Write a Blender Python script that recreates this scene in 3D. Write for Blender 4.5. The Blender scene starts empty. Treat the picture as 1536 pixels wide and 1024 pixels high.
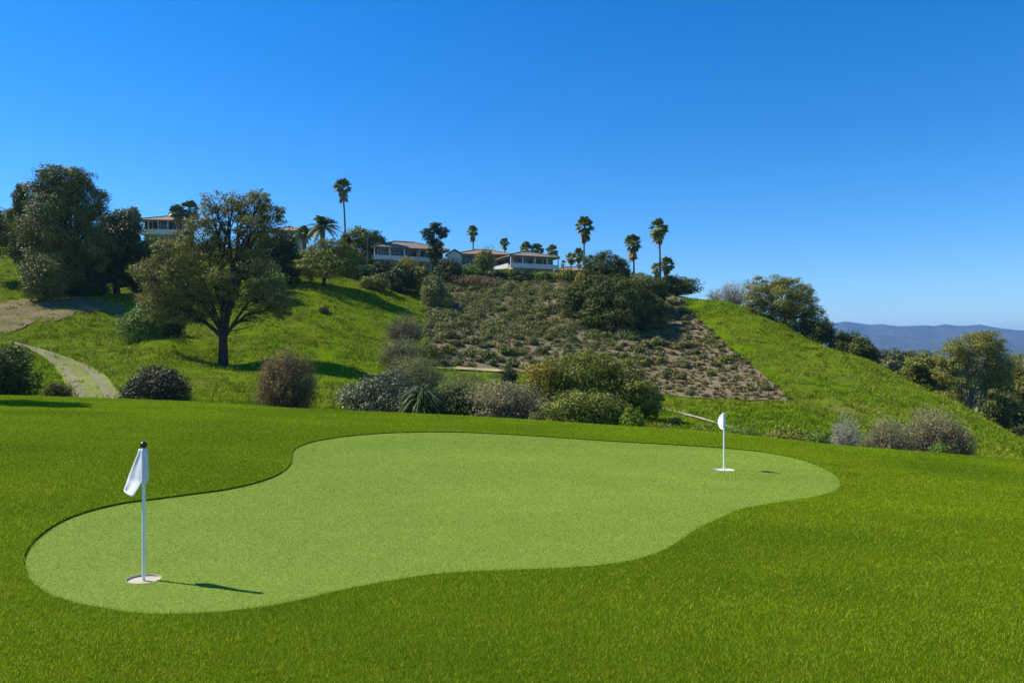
import bpy, math, random
import numpy as np
from mathutils import Vector, geometry

random.seed(7)
RNG = np.random.default_rng(11)
S = bpy.context.scene
COL = S.collection
PI = math.pi
R = math.radians

# ---------------------------------------------------------------- camera model
F, CX, HY = 1100.0, 768.0, 520.0        # focal length and horizon in photograph pixels
cam = bpy.data.cameras.new('camera')
cam.sensor_width = 36.0
cam.lens = 36.0 * F / 1536.0
cam.shift_y = 8.0 / 1536.0
cam.clip_start = 0.05
cam.clip_end = 30000
co = bpy.data.objects.new('camera', cam)
co.rotation_euler = (PI / 2, 0, 0)
COL.objects.link(co)
S.camera = co


def at(x, y, Y):
    return np.array([(x - CX) / F * Y, Y, (HY - y) / F * Y])


def to_px(X, Y, Z):
    return X / Y * F + CX, HY - Z / Y * F


# ---------------------------------------------------------------- helpers
def tag(o, label=None, cat=None, group=None, kind=None):
    if label:
        o['label'] = label
    if cat:
        o['category'] = cat
    if group:
        o['group'] = group
    if kind:
        o['kind'] = kind
    return o


def empty(name, loc, label, cat, group=None):
    o = bpy.data.objects.new(name, None)
    o.location = loc
    o.empty_display_size = 0.2
    COL.objects.link(o)
    return tag(o, label, cat, group)


class MB:
    """Collects vertex / face arrays and links them as one mesh object."""
    def __init__(self):
        self.V, self.L, self.T, self.A, self.n = [], [], [], {}, 0

    def add(self, V, Fc, **attrs):
        V = np.asarray(V, dtype=np.float64).reshape(-1, 3)
        Fc = np.asarray(Fc, dtype=np.int64)
        self.V.append(V)
        self.L.append((Fc + self.n).ravel())
        self.T.append(np.full(len(Fc), Fc.shape[1]))
        for k in ('rnd', 'clp'):
            a = attrs.get(k)
            if a is None:
                a = np.full(len(Fc), 0.5)
            self.A.setdefault(k, []).append(np.broadcast_to(np.asarray(a, dtype=np.float32), (len(Fc),)))
        self.n += len(V)
        return self

    def mesh(self, name, mat, smooth=False, off=None):
        V = np.concatenate(self.V)
        if off is not None:
            V = V - np.asarray(off)
        L = np.concatenate(self.L)
        T = np.concatenate(self.T)
        me = bpy.data.meshes.new(name)
        me.vertices.add(len(V))
        me.vertices.foreach_set('co', V.astype(np.float32).ravel())
        me.loops.add(len(L))
        me.loops.foreach_set('vertex_index', L.astype(np.int32))
        me.polygons.add(len(T))
        st = np.concatenate([[0], np.cumsum(T)[:-1]])
        me.polygons.foreach_set('loop_start', st.astype(np.int32))
        me.update(calc_edges=True)
        me.polygons.foreach_set('use_smooth', np.full(len(T), smooth))
        for k, a in self.A.items():
            at_ = me.attributes.new(k, 'FLOAT', 'FACE')
            at_.data.foreach_set('value', np.concatenate(a).astype(np.float32))
        if mat:
            me.materials.append(mat)
        return me

    def build(self, name, mat, parent=None, smooth=False, off=None):
        me = self.mesh(name, mat, smooth, off)
        o = bpy.data.objects.new(name, me)
        COL.objects.link(o)
        if parent is not None:
            o.parent = parent
        return o


def unit(v):
    return v / np.maximum(np.linalg.norm(v, axis=-1, keepdims=True), 1e-9)


def tube(mb, pts, rad, sides=7, cap=True):
    pts = np.asarray(pts, float)
    rad = np.asarray(rad, float)
    d = unit(np.gradient(pts, axis=0))
    ref = np.array([0.31, 0.95, 0.05])
    a = unit(np.cross(d, ref))
    b = np.cross(d, a)
    th = np.arange(sides) / sides * 2 * PI
    ring = (a[:, None, :] * np.cos(th)[None, :, None] + b[:, None, :] * np.sin(th)[None, :, None]) * rad[:, None, None]
    V = (pts[:, None, :] + ring).reshape(-1, 3)
    n = len(pts)
    i = np.arange(n - 1)[:, None] * sides
    j = np.arange(sides)[None, :]
    k = (j + 1) % sides
    Fc = np.stack([i + j, i + k, i + sides + k, i + sides + j], -1).reshape(-1, 4)
    mb.add(V, Fc, rnd=RNG.random(len(Fc)))
    if cap:
        c0 = np.vstack([pts[-1:], V[-sides:]])
        jj = np.arange(sides)
        mb.add(c0, np.stack([np.zeros(sides, int), 1 + jj, 1 + (jj + 1) % sides], -1))
    return mb


def box(mb, c, s, rot=0.0):
    """c = centre, s = full size, rot about z"""
    x, y, z = np.array(s) / 2
    V = np.array([[-x, -y, -z], [x, -y, -z], [x, y, -z], [-x, y, -z], [-x, -y, z], [x, -y, z], [x, y, z], [-x, y, z]])
    cr, sr = math.cos(rot), math.sin(rot)
    V = np.stack([V[:, 0] * cr - V[:, 1] * sr, V[:, 0] * sr + V[:, 1] * cr, V[:, 2]], -1) + np.array(c)
    return mb.add(V, [[0, 3, 2, 1], [4, 5, 6, 7], [0, 1, 5, 4], [1, 2, 6, 5], [2, 3, 7, 6], [3, 0, 4, 7]])


def hash2(ix, iy, seed):
    h = np.sin(ix * 127.1 + iy * 311.7 + seed * 74.7) * 43758.5453
    return h - np.floor(h)


def vnoise(x, y, seed=0):
    ix, iy = np.floor(x), np.floor(y)
    fx, fy = x - ix, y - iy
    fx, fy = fx * fx * (3 - 2 * fx), fy * fy * (3 - 2 * fy)
    a, b = hash2(ix, iy, seed), hash2(ix + 1, iy, seed)
    c, d = hash2(ix, iy + 1, seed), hash2(ix + 1, iy + 1, seed)
    return (a * (1 - fx) + b * fx) * (1 - fy) + (c * (1 - fx) + d * fx) * fy


def fbm(x, y, seed=0, oct=4):
    s, a, t = 0, 0.5, 0
    for o in range(oct):
        s = s + a * vnoise(x * 2 ** o, y * 2 ** o, seed + o)
        t += a
        a *= 0.5
    return s / t


def in_poly(px, py, poly):
    poly = np.asarray(poly, float)
    inside = np.zeros(np.shape(px), bool)
    j = len(poly) - 1
    for i in range(len(poly)):
        xi, yi = poly[i]
        xj, yj = poly[j]
        c = ((yi > py) != (yj > py)) & (px < (xj - xi) * (py - yi) / (yj - yi + 1e-12) + xi)
        inside ^= c
        j = i
    return inside


# ---------------------------------------------------------------- materials
def new_mat(name):
    m = bpy.data.materials.new(name)
    m.use_nodes = True
    nt = m.node_tree
    nt.nodes.clear()
    out = nt.nodes.new('ShaderNodeOutputMaterial')
    return m, nt, out


def N(nt, typ, **kw):
    n = nt.nodes.new(typ)
    ins = kw.pop('ins', {})
    for k, v in kw.items():
        setattr(n, k, v)
    for k, v in ins.items():
        n.inputs[k].default_value = v
    return n


def mixc(nt, fac, a, b):
    n = N(nt, 'ShaderNodeMix', data_type='RGBA')
    for idx, v in ((0, fac), (6, a), (7, b)):
        if hasattr(v, 'links') or isinstance(v, bpy.types.NodeSocket):
            nt.links.new(v, n.inputs[idx])
        else:
            n.inputs[idx].default_value = (*v, 1) if isinstance(v, tuple) and len(v) == 3 else v
    return n.outputs[2]


def ramp(nt, fac, lo, hi, c0=0.0, c1=1.0):
    n = N(nt, 'ShaderNodeMapRange', ins={'From Min': lo, 'From Max': hi, 'To Min': c0, 'To Max': c1})
    nt.links.new(fac, n.inputs['Value'])
    return n.outputs['Result']


def noise_tex(nt, scale, detail=4, rough=0.55, obj=False):
    tc = N(nt, 'ShaderNodeTexCoord')
    n = N(nt, 'ShaderNodeTexNoise', ins={'Scale': scale, 'Detail': detail, 'Roughness': rough})
    if obj:
        nt.links.new(tc.outputs['Object'], n.inputs['Vector'])
    else:
        g = N(nt, 'ShaderNodeNewGeometry')
        nt.links.new(g.outputs['Position'], n.inputs['Vector'])
    return n.outputs['Fac']


def attr(nt, name):
    return N(nt, 'ShaderNodeAttribute', attribute_name=name).outputs['Fac']


def leaf_mat(name, A, B, trans=0.22, rough=0.5, spec=0.12, Cc=None):
    m, nt, out = new_mat(name)
    c = mixc(nt, attr(nt, 'clp'), A, B)
    if Cc is not None:
        c = mixc(nt, ramp(nt, attr(nt, 'rnd'), 0.8, 0.97), c, Cc)
    hs = N(nt, 'ShaderNodeHueSaturation')
    v0, v1 = (0.42, 1.65) if 'blade' in name else (0.65, 1.4)
    nt.links.new(ramp(nt, attr(nt, 'rnd'), 0, 1, v0, v1), hs.inputs['Value'])
    nt.links.new(c, hs.inputs['Color'])
    p = N(nt, 'ShaderNodeBsdfPrincipled', ins={'Roughness': rough, 'Specular IOR Level': spec})
    nt.links.new(hs.outputs['Color'], p.inputs['Base Color'])
    trans *= 0.55 if A[0] < 0.14 and 'blade' not in name else 1
    if trans > 0:
        t = N(nt, 'ShaderNodeBsdfTranslucent')
        nt.links.new(hs.outputs['Color'], t.inputs['Color'])
        mx = N(nt, 'ShaderNodeMixShader', ins={0: trans})
        nt.links.new(p.outputs[0], mx.inputs[1])
        nt.links.new(t.outputs[0], mx.inputs[2])
        nt.links.new(mx.outputs[0], out.inputs[0])
    else:
        nt.links.new(p.outputs[0], out.inputs[0])
    return m


def plain_mat(name, A, B=None, scale=3.0, rough=0.8, spec=0.3, bump=0.0, bscale=20.0, bdist=0.02, metal=0.0):
    m, nt, out = new_mat(name)
    p = N(nt, 'ShaderNodeBsdfPrincipled', ins={'Roughness': rough, 'Specular IOR Level': spec, 'Metallic': metal})
    if B is None:
        B = tuple(v * 0.8 for v in A)
    c = mixc(nt, ramp(nt, noise_tex(nt, scale, 5), 0.3, 0.7), A, B)
    nt.links.new(c, p.inputs['Base Color'])
    if bump:
        b = N(nt, 'ShaderNodeBump', ins={'Strength': bump, 'Distance': bdist})
        nt.links.new(noise_tex(nt, bscale, 6, 0.65), b.inputs['Height'])
        nt.links.new(b.outputs[0], p.inputs['Normal'])
    nt.links.new(p.outputs[0], out.inputs[0])
    return m


M = {}
# turf
M['lawn_base'] = plain_mat('lawn_base', (0.050, 0.085, 0.003), (0.065, 0.105, 0.004), 2.0, 0.9, 0.02)
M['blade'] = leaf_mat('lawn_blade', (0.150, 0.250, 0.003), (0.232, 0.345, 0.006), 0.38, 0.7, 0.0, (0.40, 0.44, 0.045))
M['green_base'] = plain_mat('green_base', (0.150, 0.225, 0.026), (0.175, 0.250, 0.034), 3.0, 0.85, 0.15, 0.5, 260.0, 0.004)
M['green_blade'] = leaf_mat('green_blade', (0.255, 0.362, 0.030), (0.330, 0.432, 0.046), 0.3, 0.7, 0.0, (0.42, 0.50, 0.10))
M['hill_blade'] = leaf_mat('hill_blade', (0.130, 0.230, 0.003), (0.225, 0.285, 0.014), 0.3, 0.7, 0.03, (0.27, 0.26, 0.06))
# foliage
M['gum'] = leaf_mat('gum_leaf', (0.100, 0.121, 0.0234), (0.188, 0.188, 0.0365), 0.2, 0.5)
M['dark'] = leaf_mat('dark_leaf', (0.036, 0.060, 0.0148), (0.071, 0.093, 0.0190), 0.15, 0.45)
M['olive'] = leaf_mat('olive_leaf', (0.173, 0.181, 0.0356), (0.280, 0.267, 0.0570), 0.25, 0.55)
M['willow'] = leaf_mat('willow_leaf', (0.066, 0.086, 0.017), (0.125, 0.142, 0.030), 0.2, 0.55)
M['big_tree'] = leaf_mat('big_tree_leaf', (0.150, 0.152, 0.034), (0.250, 0.232, 0.058), 0.25, 0.55)
M['olive_green'] = leaf_mat('olive_green_leaf', (0.133, 0.159, 0.0254), (0.229, 0.240, 0.0367), 0.2, 0.5)
M['gold'] = leaf_mat('gold_leaf', (0.200, 0.179, 0.0222), (0.313, 0.251, 0.0312), 0.25, 0.55)
M['lime'] = leaf_mat('lime_leaf', (0.159, 0.232, 0.0204), (0.238, 0.299, 0.0278), 0.25, 0.5)
M['mid'] = leaf_mat('mid_leaf', (0.100, 0.178, 0.0233), (0.166, 0.241, 0.0338), 0.2, 0.5)
M['brown'] = leaf_mat('brown_twig_leaf', (0.198, 0.143, 0.0509), (0.277, 0.202, 0.0742), 0.15, 0.7, 0.1)
M['grey'] = leaf_mat('grey_leaf', (0.214, 0.194, 0.0881), (0.332, 0.292, 0.1390), 0.15, 0.7, 0.15)
M['pale_grey'] = leaf_mat('pale_grey_leaf', (0.315, 0.286, 0.2024), (0.420, 0.374, 0.2640), 0.1, 0.7, 0.15)
M['greygreen'] = leaf_mat('grey_green_leaf', (0.152, 0.171, 0.0557), (0.247, 0.251, 0.0868), 0.2, 0.6)
M['silver'] = leaf_mat('silver_leaf', (0.035, 0.045, 0.016), (0.120, 0.130, 0.070), 0.15, 0.5, 0.2, (0.36, 0.37, 0.25))
M['black_green'] = leaf_mat('black_green_leaf', (0.035, 0.042, 0.0130), (0.063, 0.069, 0.0224), 0.10, 0.5, 0.15, (0.13, 0.13, 0.085))
M['strap'] = leaf_mat('strap_leaf', (0.040, 0.070, 0.012), (0.130, 0.170, 0.045), 0.2, 0.4, 0.3)
M['scrub'] = leaf_mat('scrub_leaf', (0.102, 0.119, 0.0290), (0.190, 0.196, 0.0532), 0.15, 0.6)
M['tuft'] = leaf_mat('dry_tuft_leaf', (0.103, 0.085, 0.0242), (0.172, 0.143, 0.0443), 0.15, 0.7, 0.1)
M['palm'] = leaf_mat('palm_frond', (0.103, 0.141, 0.0296), (0.196, 0.229, 0.0537), 0.15, 0.45, 0.25)
M['palm_pale'] = leaf_mat('pale_palm_frond', (0.251, 0.273, 0.1072), (0.357, 0.364, 0.1467), 0.15, 0.45, 0.4)
M['palm_dry'] = leaf_mat('dry_palm_frond', (0.251, 0.182, 0.0678), (0.357, 0.265, 0.1015), 0.1, 0.7, 0.1)
M['far_leaf'] = leaf_mat('far_leaf', (0.077, 0.101, 0.0361), (0.144, 0.155, 0.0564), 0.15, 0.6)
M['bark'] = plain_mat('bark', (0.070, 0.055, 0.042), (0.035, 0.028, 0.022), 6.0, 0.9, 0.1, 0.7, 14.0, 0.05)
M['pale_bark'] = plain_mat('pale_bark', (0.330, 0.270, 0.200), (0.180, 0.140, 0.100), 4.0, 0.85, 0.15, 0.5, 10.0, 0.04)
M['palm_bark'] = plain_mat('palm_bark', (0.190, 0.155, 0.120), (0.110, 0.090, 0.072), 5.0, 0.9, 0.1, 0.6, 9.0, 0.04)
M['twig'] = plain_mat('twig', (0.170, 0.140, 0.110), (0.110, 0.090, 0.070), 5.0, 0.85, 0.1)
M['pale_twig'] = plain_mat('pale_twig', (0.400, 0.370, 0.320), (0.270, 0.245, 0.210), 5.0, 0.85, 0.1)
# ground
M['soil'] = plain_mat('dry_soil', (0.240, 0.190, 0.115), (0.130, 0.106, 0.060), 1.1, 0.95, 0.1, 0.9, 2.5, 0.25)
M['bare'] = plain_mat('bare_ground', (0.215, 0.155, 0.085), (0.120, 0.105, 0.038), 0.8, 0.95, 0.1, 0.8, 2.0, 0.2)
M['straw'] = plain_mat('straw_path', (0.400, 0.330, 0.170), (0.300, 0.250, 0.130), 0.8, 0.95, 0.1, 0.4, 3.0, 0.06)
M['pathm'] = plain_mat('pale_path', (0.420, 0.370, 0.270), (0.330, 0.290, 0.200), 1.0, 0.95, 0.1, 0.4, 3.0, 0.06)
# hard things
M['white'] = plain_mat('white_paint', (0.62, 0.61, 0.58), (0.50, 0.49, 0.46), 1.5, 0.6, 0.3)
M['cream'] = plain_mat('cream_render', (0.42, 0.385, 0.33), (0.33, 0.30, 0.25), 1.2, 0.85, 0.2)
M['greywall'] = plain_mat('grey_render', (0.30, 0.29, 0.27), (0.23, 0.22, 0.20), 1.2, 0.85, 0.2)
M['pole'] = plain_mat('pole_plastic', (0.80, 0.80, 0.80), (0.76, 0.76, 0.75), 8.0, 0.35, 0.5)
M['black'] = plain_mat('black_plastic', (0.012, 0.012, 0.013), (0.016, 0.016, 0.017), 8.0, 0.15, 0.6)
M['cup'] = plain_mat('cup_liner', (0.52, 0.46, 0.34), (0.43, 0.38, 0.28), 30.0, 0.8, 0.2, 0.3, 90.0, 0.003)
M['cupw'] = plain_mat('white_cup_liner', (0.66, 0.65, 0.58), (0.58, 0.57, 0.50), 30.0, 0.7, 0.2)


def flag_material():
    m, nt, out = new_mat('flag_cloth')
    p = N(nt, 'ShaderNodeBsdfPrincipled', ins={'Roughness': 0.75, 'Specular IOR Level': 0.2})
    p.inputs['Base Color'].default_value = (0.82, 0.83, 0.85, 1)
    b = N(nt, 'ShaderNodeBump', ins={'Strength': 0.25, 'Distance': 0.002})
    nt.links.new(noise_tex(nt, 60, 3), b.inputs['Height'])
    nt.links.new(b.outputs[0], p.inputs['Normal'])
    t = N(nt, 'ShaderNodeBsdfTranslucent')
    t.inputs[0].default_value = (0.8, 0.82, 0.86, 1)
    mx = N(nt, 'ShaderNodeMixShader', ins={0: 0.3})
    nt.links.new(p.outputs[0], mx.inputs[1])
    nt.links.new(t.outputs[0], mx.inputs[2])
    nt.links.new(mx.outputs[0], out.inputs[0])
    return m


M['flag'] = flag_material()
M['frame'] = plain_mat('dark_frame', (0.055, 0.055, 0.055), (0.045, 0.045, 0.045), 3.0, 0.6, 0.2)


def roof_material(name, A, B):
    m, nt, out = new_mat(name)
    p = N(nt, 'ShaderNodeBsdfPrincipled', ins={'Roughness': 0.85, 'Specular IOR Level': 0.2})
    c = mixc(nt, ramp(nt, noise_tex(nt, 2.2, 6, 0.7), 0.35, 0.65), A, B)
    nt.links.new(c, p.inputs['Base Color'])
    tc = N(nt, 'ShaderNodeTexCoord')
    w = N(nt, 'ShaderNodeTexWave', wave_type='BANDS', bands_direction='Z',
          ins={'Scale': 2.2, 'Distortion': 0.6, 'Detail': 2.0})
    nt.links.new(tc.outputs['Object'], w.inputs['Vector'])
    b = N(nt, 'ShaderNodeBump', ins={'Strength': 0.6, 'Distance': 0.08})
    nt.links.new(w.outputs['Fac'], b.inputs['Height'])
    nt.links.new(b.outputs[0], p.inputs['Normal'])
    nt.links.new(p.outputs[0], out.inputs[0])
    return m


M['roof_tan'] = roof_material('tan_tile_roof', (0.255, 0.212, 0.155), (0.175, 0.145, 0.108))
M['roof_rust'] = roof_material('rust_tile_roof', (0.320, 0.215, 0.145), (0.205, 0.145, 0.100))


def glass_material():
    m, nt, out = new_mat('window_glass')
    p = N(nt, 'ShaderNodeBsdfPrincipled', ins={'Roughness': 0.08, 'Specular IOR Level': 0.5})
    c = mixc(nt, ramp(nt, noise_tex(nt, 0.6, 2), 0.4, 0.6), (0.025, 0.03, 0.035), (0.10, 0.10, 0.085))
    nt.links.new(c, p.inputs['Base Color'])
    nt.links.new(p.outputs[0], out.inputs[0])
    return m


M['glass'] = glass_material()


def hill_material():
    m, nt, out = new_mat('hill_grass')
    p = N(nt, 'ShaderNodeBsdfPrincipled', ins={'Roughness': 0.9, 'Specular IOR Level': 0.0})
    big = noise_tex(nt, 0.055, 5, 0.6)
    fine = noise_tex(nt, 0.9, 6, 0.65)
    c = mixc(nt, ramp(nt, fine, 0.3, 0.7), (0.080, 0.140, 0.003), (0.125, 0.185, 0.006))
    c2 = mixc(nt, ramp(nt, fine, 0.3, 0.7), (0.120, 0.125, 0.028), (0.185, 0.170, 0.050))
    c = mixc(nt, ramp(nt, big, 0.53, 0.68, 0.0, 0.8), c, c2)
    nt.links.new(c, p.inputs['Base Color'])
    b = N(nt, 'ShaderNodeBump', ins={'Strength': 0.8, 'Distance': 0.25})
    nt.links.new(noise_tex(nt, 2.2, 6, 0.7), b.inputs['Height'])
    nt.links.new(b.outputs[0], p.inputs['Normal'])
    nt.links.new(p.outputs[0], out.inputs[0])
    return m


M['hill'] = hill_material()


def road_material():
    m, nt, out = new_mat('dirt_road')
    p = N(nt, 'ShaderNodeBsdfPrincipled', ins={'Roughness': 0.95, 'Specular IOR Level': 0.1})
    fine = noise_tex(nt, 0.9, 6, 0.7)
    dirt = mixc(nt, ramp(nt, fine, 0.3, 0.7), (0.255, 0.22, 0.145), (0.18, 0.16, 0.095))
    grass = mixc(nt, ramp(nt, fine, 0.3, 0.7), (0.15, 0.19, 0.03), (0.22, 0.22, 0.07))
    s = N(nt, 'ShaderNodeMath', operation='ADD')
    nt.links.new(attr(nt, 'clp'), s.inputs[0])
    nt.links.new(ramp(nt, fine, 0.2, 0.8, -0.3, 0.3), s.inputs[1])
    c = mixc(nt, ramp(nt, s.outputs[0], 0.35, 0.65), dirt, grass)
    nt.links.new(c, p.inputs['Base Color'])
    b = N(nt, 'ShaderNodeBump', ins={'Strength': 0.7, 'Distance': 0.1})
    nt.links.new(noise_tex(nt, 4.0, 6, 0.7), b.inputs['Height'])
    nt.links.new(b.outputs[0], p.inputs['Normal'])
    nt.links.new(p.outputs[0], out.inputs[0])
    return m


M['road'] = road_material()

# ---------------------------------------------------------------- lawn plane and terrain
EDGE = [(-700, 575), (-300, 585), (0, 594), (160, 598.5), (290, 603.5), (460, 614.5), (680, 624), (780, 630),
        (1080, 650), (1260, 670), (1400, 681), (1536, 692), (1800, 712), (2200, 740)]
SX, SY = -0.0414, -0.0208


def plane_z(X, Y):
    return -1.6 + SX * X + SY * Y


def on_lawn(x, y):
    u, w = (x - CX) / F, (y - HY) / F
    Y = 1.6 / (w + SX * u + SY)
    return u * Y, Y


def edge_Y(xp):
    yp = np.interp(xp, [e[0] for e in EDGE], [e[1] for e in EDGE])
    u, w = (xp - CX) / F, (yp - HY) / F
    return np.minimum(1.6 / np.maximum(w + SX * u + SY, 0.02), 26.0)


def lawn_z(X, Y):
    X, Y = np.asarray(X, float), np.asarray(Y, float)
    Ye = edge_Y(X / np.maximum(Y, 1.0) * F + CX)
    d = np.maximum(Y - Ye, 0)
    return plane_z(X, Y) + 0.02 - 0.25 * d * d


COLS = {
    -500: [(30, 608), (40, 575), (50, 540), (60, 500), (75, 450), (90, 410), (110, 370), (140, 330)],
    -100: [(30, 606), (38, 577), (47, 545), (56, 512), (66, 482), (78, 445), (98, 395), (135, 345)],
    0: [(30, 606), (38, 580), (47, 550), (56, 520), (64, 497), (74, 462), (95, 410), (130, 362)],
    100: [(30, 607), (38, 580), (47, 552), (56, 527), (66, 500), (76, 458), (92, 425), (135, 365)],
    165: [(30, 609), (36, 590), (43, 566), (49, 549), (54, 545), (68, 502), (88, 440), (135, 363)],
    235: [(30, 612), (38, 588), (46, 560), (54, 534), (61, 508), (69, 508), (88, 440), (135, 362)],
    300: [(30, 618), (38, 597), (47, 573), (57, 543), (71, 491), (79, 486), (94, 435), (132, 366)],
    345: [(30, 622), (38, 602), (48, 572), (58, 547), (67, 515), (76, 487), (95, 430), (130, 370)],
    430: [(30, 628), (38, 608), (48, 578), (58, 545), (68, 508), (80, 470), (93, 428), (128, 374)],
    500: [(30, 634), (38, 610), (48, 580), (58, 547), (69, 510), (80, 473), (92, 432), (125, 388)],
    640: [(29, 640), (38, 612), (50, 582), (64, 556), (78, 520), (92, 478), (108, 435), (125, 404)],
    800: [(28, 650), (38, 628), (52, 588), (68, 557), (82, 515), (96, 470), (110, 432), (124, 406)],
    900: [(27, 655), (38, 634), (52, 600), (67, 573), (81, 525), (95, 475), (107, 440), (122, 412)],
    1000: [(26, 662), (38, 640), (52, 615), (66, 592), (78, 548), (91, 498), (101, 462), (110, 440)],
    1090: [(25, 672), (36, 648), (48, 625), (62, 598), (73, 560), (84, 515), (93, 475), (100, 446)],
    1180: [(24, 682), (34, 662), (45, 632), (58, 601), (68, 572), (78, 540), (87, 512), (93, 489)],
    1250: [(23, 690), (33, 674), (43, 650), (54, 620), (63, 593), (72, 568), (80, 543), (85, 523)],
    1300: [(22, 694), (32, 680), (41, 660), (51, 632), (60, 605), (68, 580), (75, 558), (80, 540)],
    1400: [(21, 700), (30, 690), (38, 675), (46, 655), (54, 637), (62, 617), (69, 601), (74, 590)],
    1536: [(19, 712), (27, 703), (33, 695), (39, 688), (46, 680), (53, 673), (59, 667), (63, 663)],
    2000: [(17, 745), (24, 744), (30, 744), (36, 744), (42, 744), (48, 744), (54, 744), (58, 748)],
}
TX = np.arange(-480, 2000, 4.0)
TY = np.arange(6.0, 330.0, 0.4)


def build_table():
    xs = sorted(COLS)
    prof = []
    for x in xs:
        u = (x - CX) / F
        Ye = float(edge_Y(np.array(float(x))))
        P = [(2.0, plane_z(u * 2, 2) - 0.45), (Ye - 0.5, plane_z(u * Ye, Ye) - 0.45), (Ye + 1.6, plane_z(u * Ye, Ye) - 0.95)]
        c = [(Y, (HY - y) / F * Y) for Y, y in COLS[x]]
        c = [(max(Y, Ye + 3.0 + 0.2 * i), z) for i, (Y, z) in enumerate(c)]
        P += c
        Yr, Zr = c[-1]
        s = Zr / Yr
        P.append((Yr + 10, s * (Yr + 10) - 0.9))
        P.append((Yr + 30, min(Zr - 3.5, s * (Yr + 30) - 4)))
        P.append((Yr + 100, min(Zr - 14, -17)))
        P.append((330, -27))
        prof.append(P)
    prof = np.array(prof)
    T = np.zeros((len(TX), len(TY)))
    for i, x in enumerate(TX):
        Ys = [np.interp(x, xs, prof[:, k, 0]) for k in range(prof.shape[1])]
        Zs = [np.interp(x, xs, prof[:, k, 1]) for k in range(prof.shape[1])]
        T[i] = np.interp(TY, Ys, Zs)

    def smooth(A, n, ax):
        k = np.hanning(n * 2 + 3)[1:-1]
        k /= k.sum()
        pad = [(0, 0), (0, 0)]
        pad[ax] = (n, n)
        B = np.pad(A, pad, mode='edge')
        return np.apply_along_axis(lambda v: np.convolve(v, k, 'valid'), ax, B)
    T2 = smooth(smooth(T, 14, 0), 8, 1)
    w = np.clip((TY - 24) / 8, 0, 1)[None, :]
    return T * (1 - w) + T2 * w


TZ = build_table()


def terr(X, Y):
    X, Y = np.asarray(X, float), np.asarray(Y, float)
    xp = X / np.maximum(Y, 1) * F + CX
    fi = np.clip((xp - TX[0]) / 4.0, 0, len(TX) - 1.001)
    fj = np.clip((Y - TY[0]) / 0.4, 0, len(TY) - 1.001)
    i, j = fi.astype(int), fj.astype(int)
    a, b = fi - i, fj - j
    z = (TZ[i, j] * (1 - a) + TZ[i + 1, j] * a) * (1 - b) + (TZ[i, j + 1] * (1 - a) + TZ[i + 1, j + 1] * a) * b
    amp = np.clip((Y - 34) / 20, 0, 1)
    return z + amp * (1.25 * (fbm(X / 9, Y / 9, 3, 3) - 0.5) + 0.35 * (fbm(X / 2.6, Y / 2.6, 9, 2) - 0.5))


def hit(x, y, Y0=None):
    """first terrain point seen through a photograph pixel"""
    u, w = (x - CX) / F, (y - HY) / F
    Ys = np.arange(float(edge_Y(np.array(float(x)))) + 4 if Y0 is None else Y0, 320, 0.2)
    d = terr(u * Ys, Ys) + w * Ys
    k = np.nonzero(d >= 0)[0]
    Y = Ys[k[0]] if len(k) else 120.0
    return u * Y, Y


def grid_faces(n, m):
    i = np.arange(n - 1)[:, None] * m
    j = np.arange(m - 1)[None, :]
    return np.stack([i + j, i + m + j, i + m + j + 1, i + j + 1], -1).reshape(-1, 4)


# hillside: one heightfield sheet
gx = np.arange(-470, 1990, 6.0)
gy = np.concatenate([np.arange(8, 26, 1.0), np.arange(26, 140, 0.42), np.geomspace(140, 320, 60)])
UU, YY = np.meshgrid((gx - CX) / F, gy, indexing='ij')
XX = UU * YY
mb = MB()
mb.add(np.stack([XX, YY, terr(XX, YY)], -1).reshape(-1, 3), grid_faces(len(gx), len(gy)))
tag(mb.build('hillside', M['hill'], smooth=True), 'green grassy hillside rising beyond the lawn up to the houses', 'hill', kind='structure')


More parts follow.
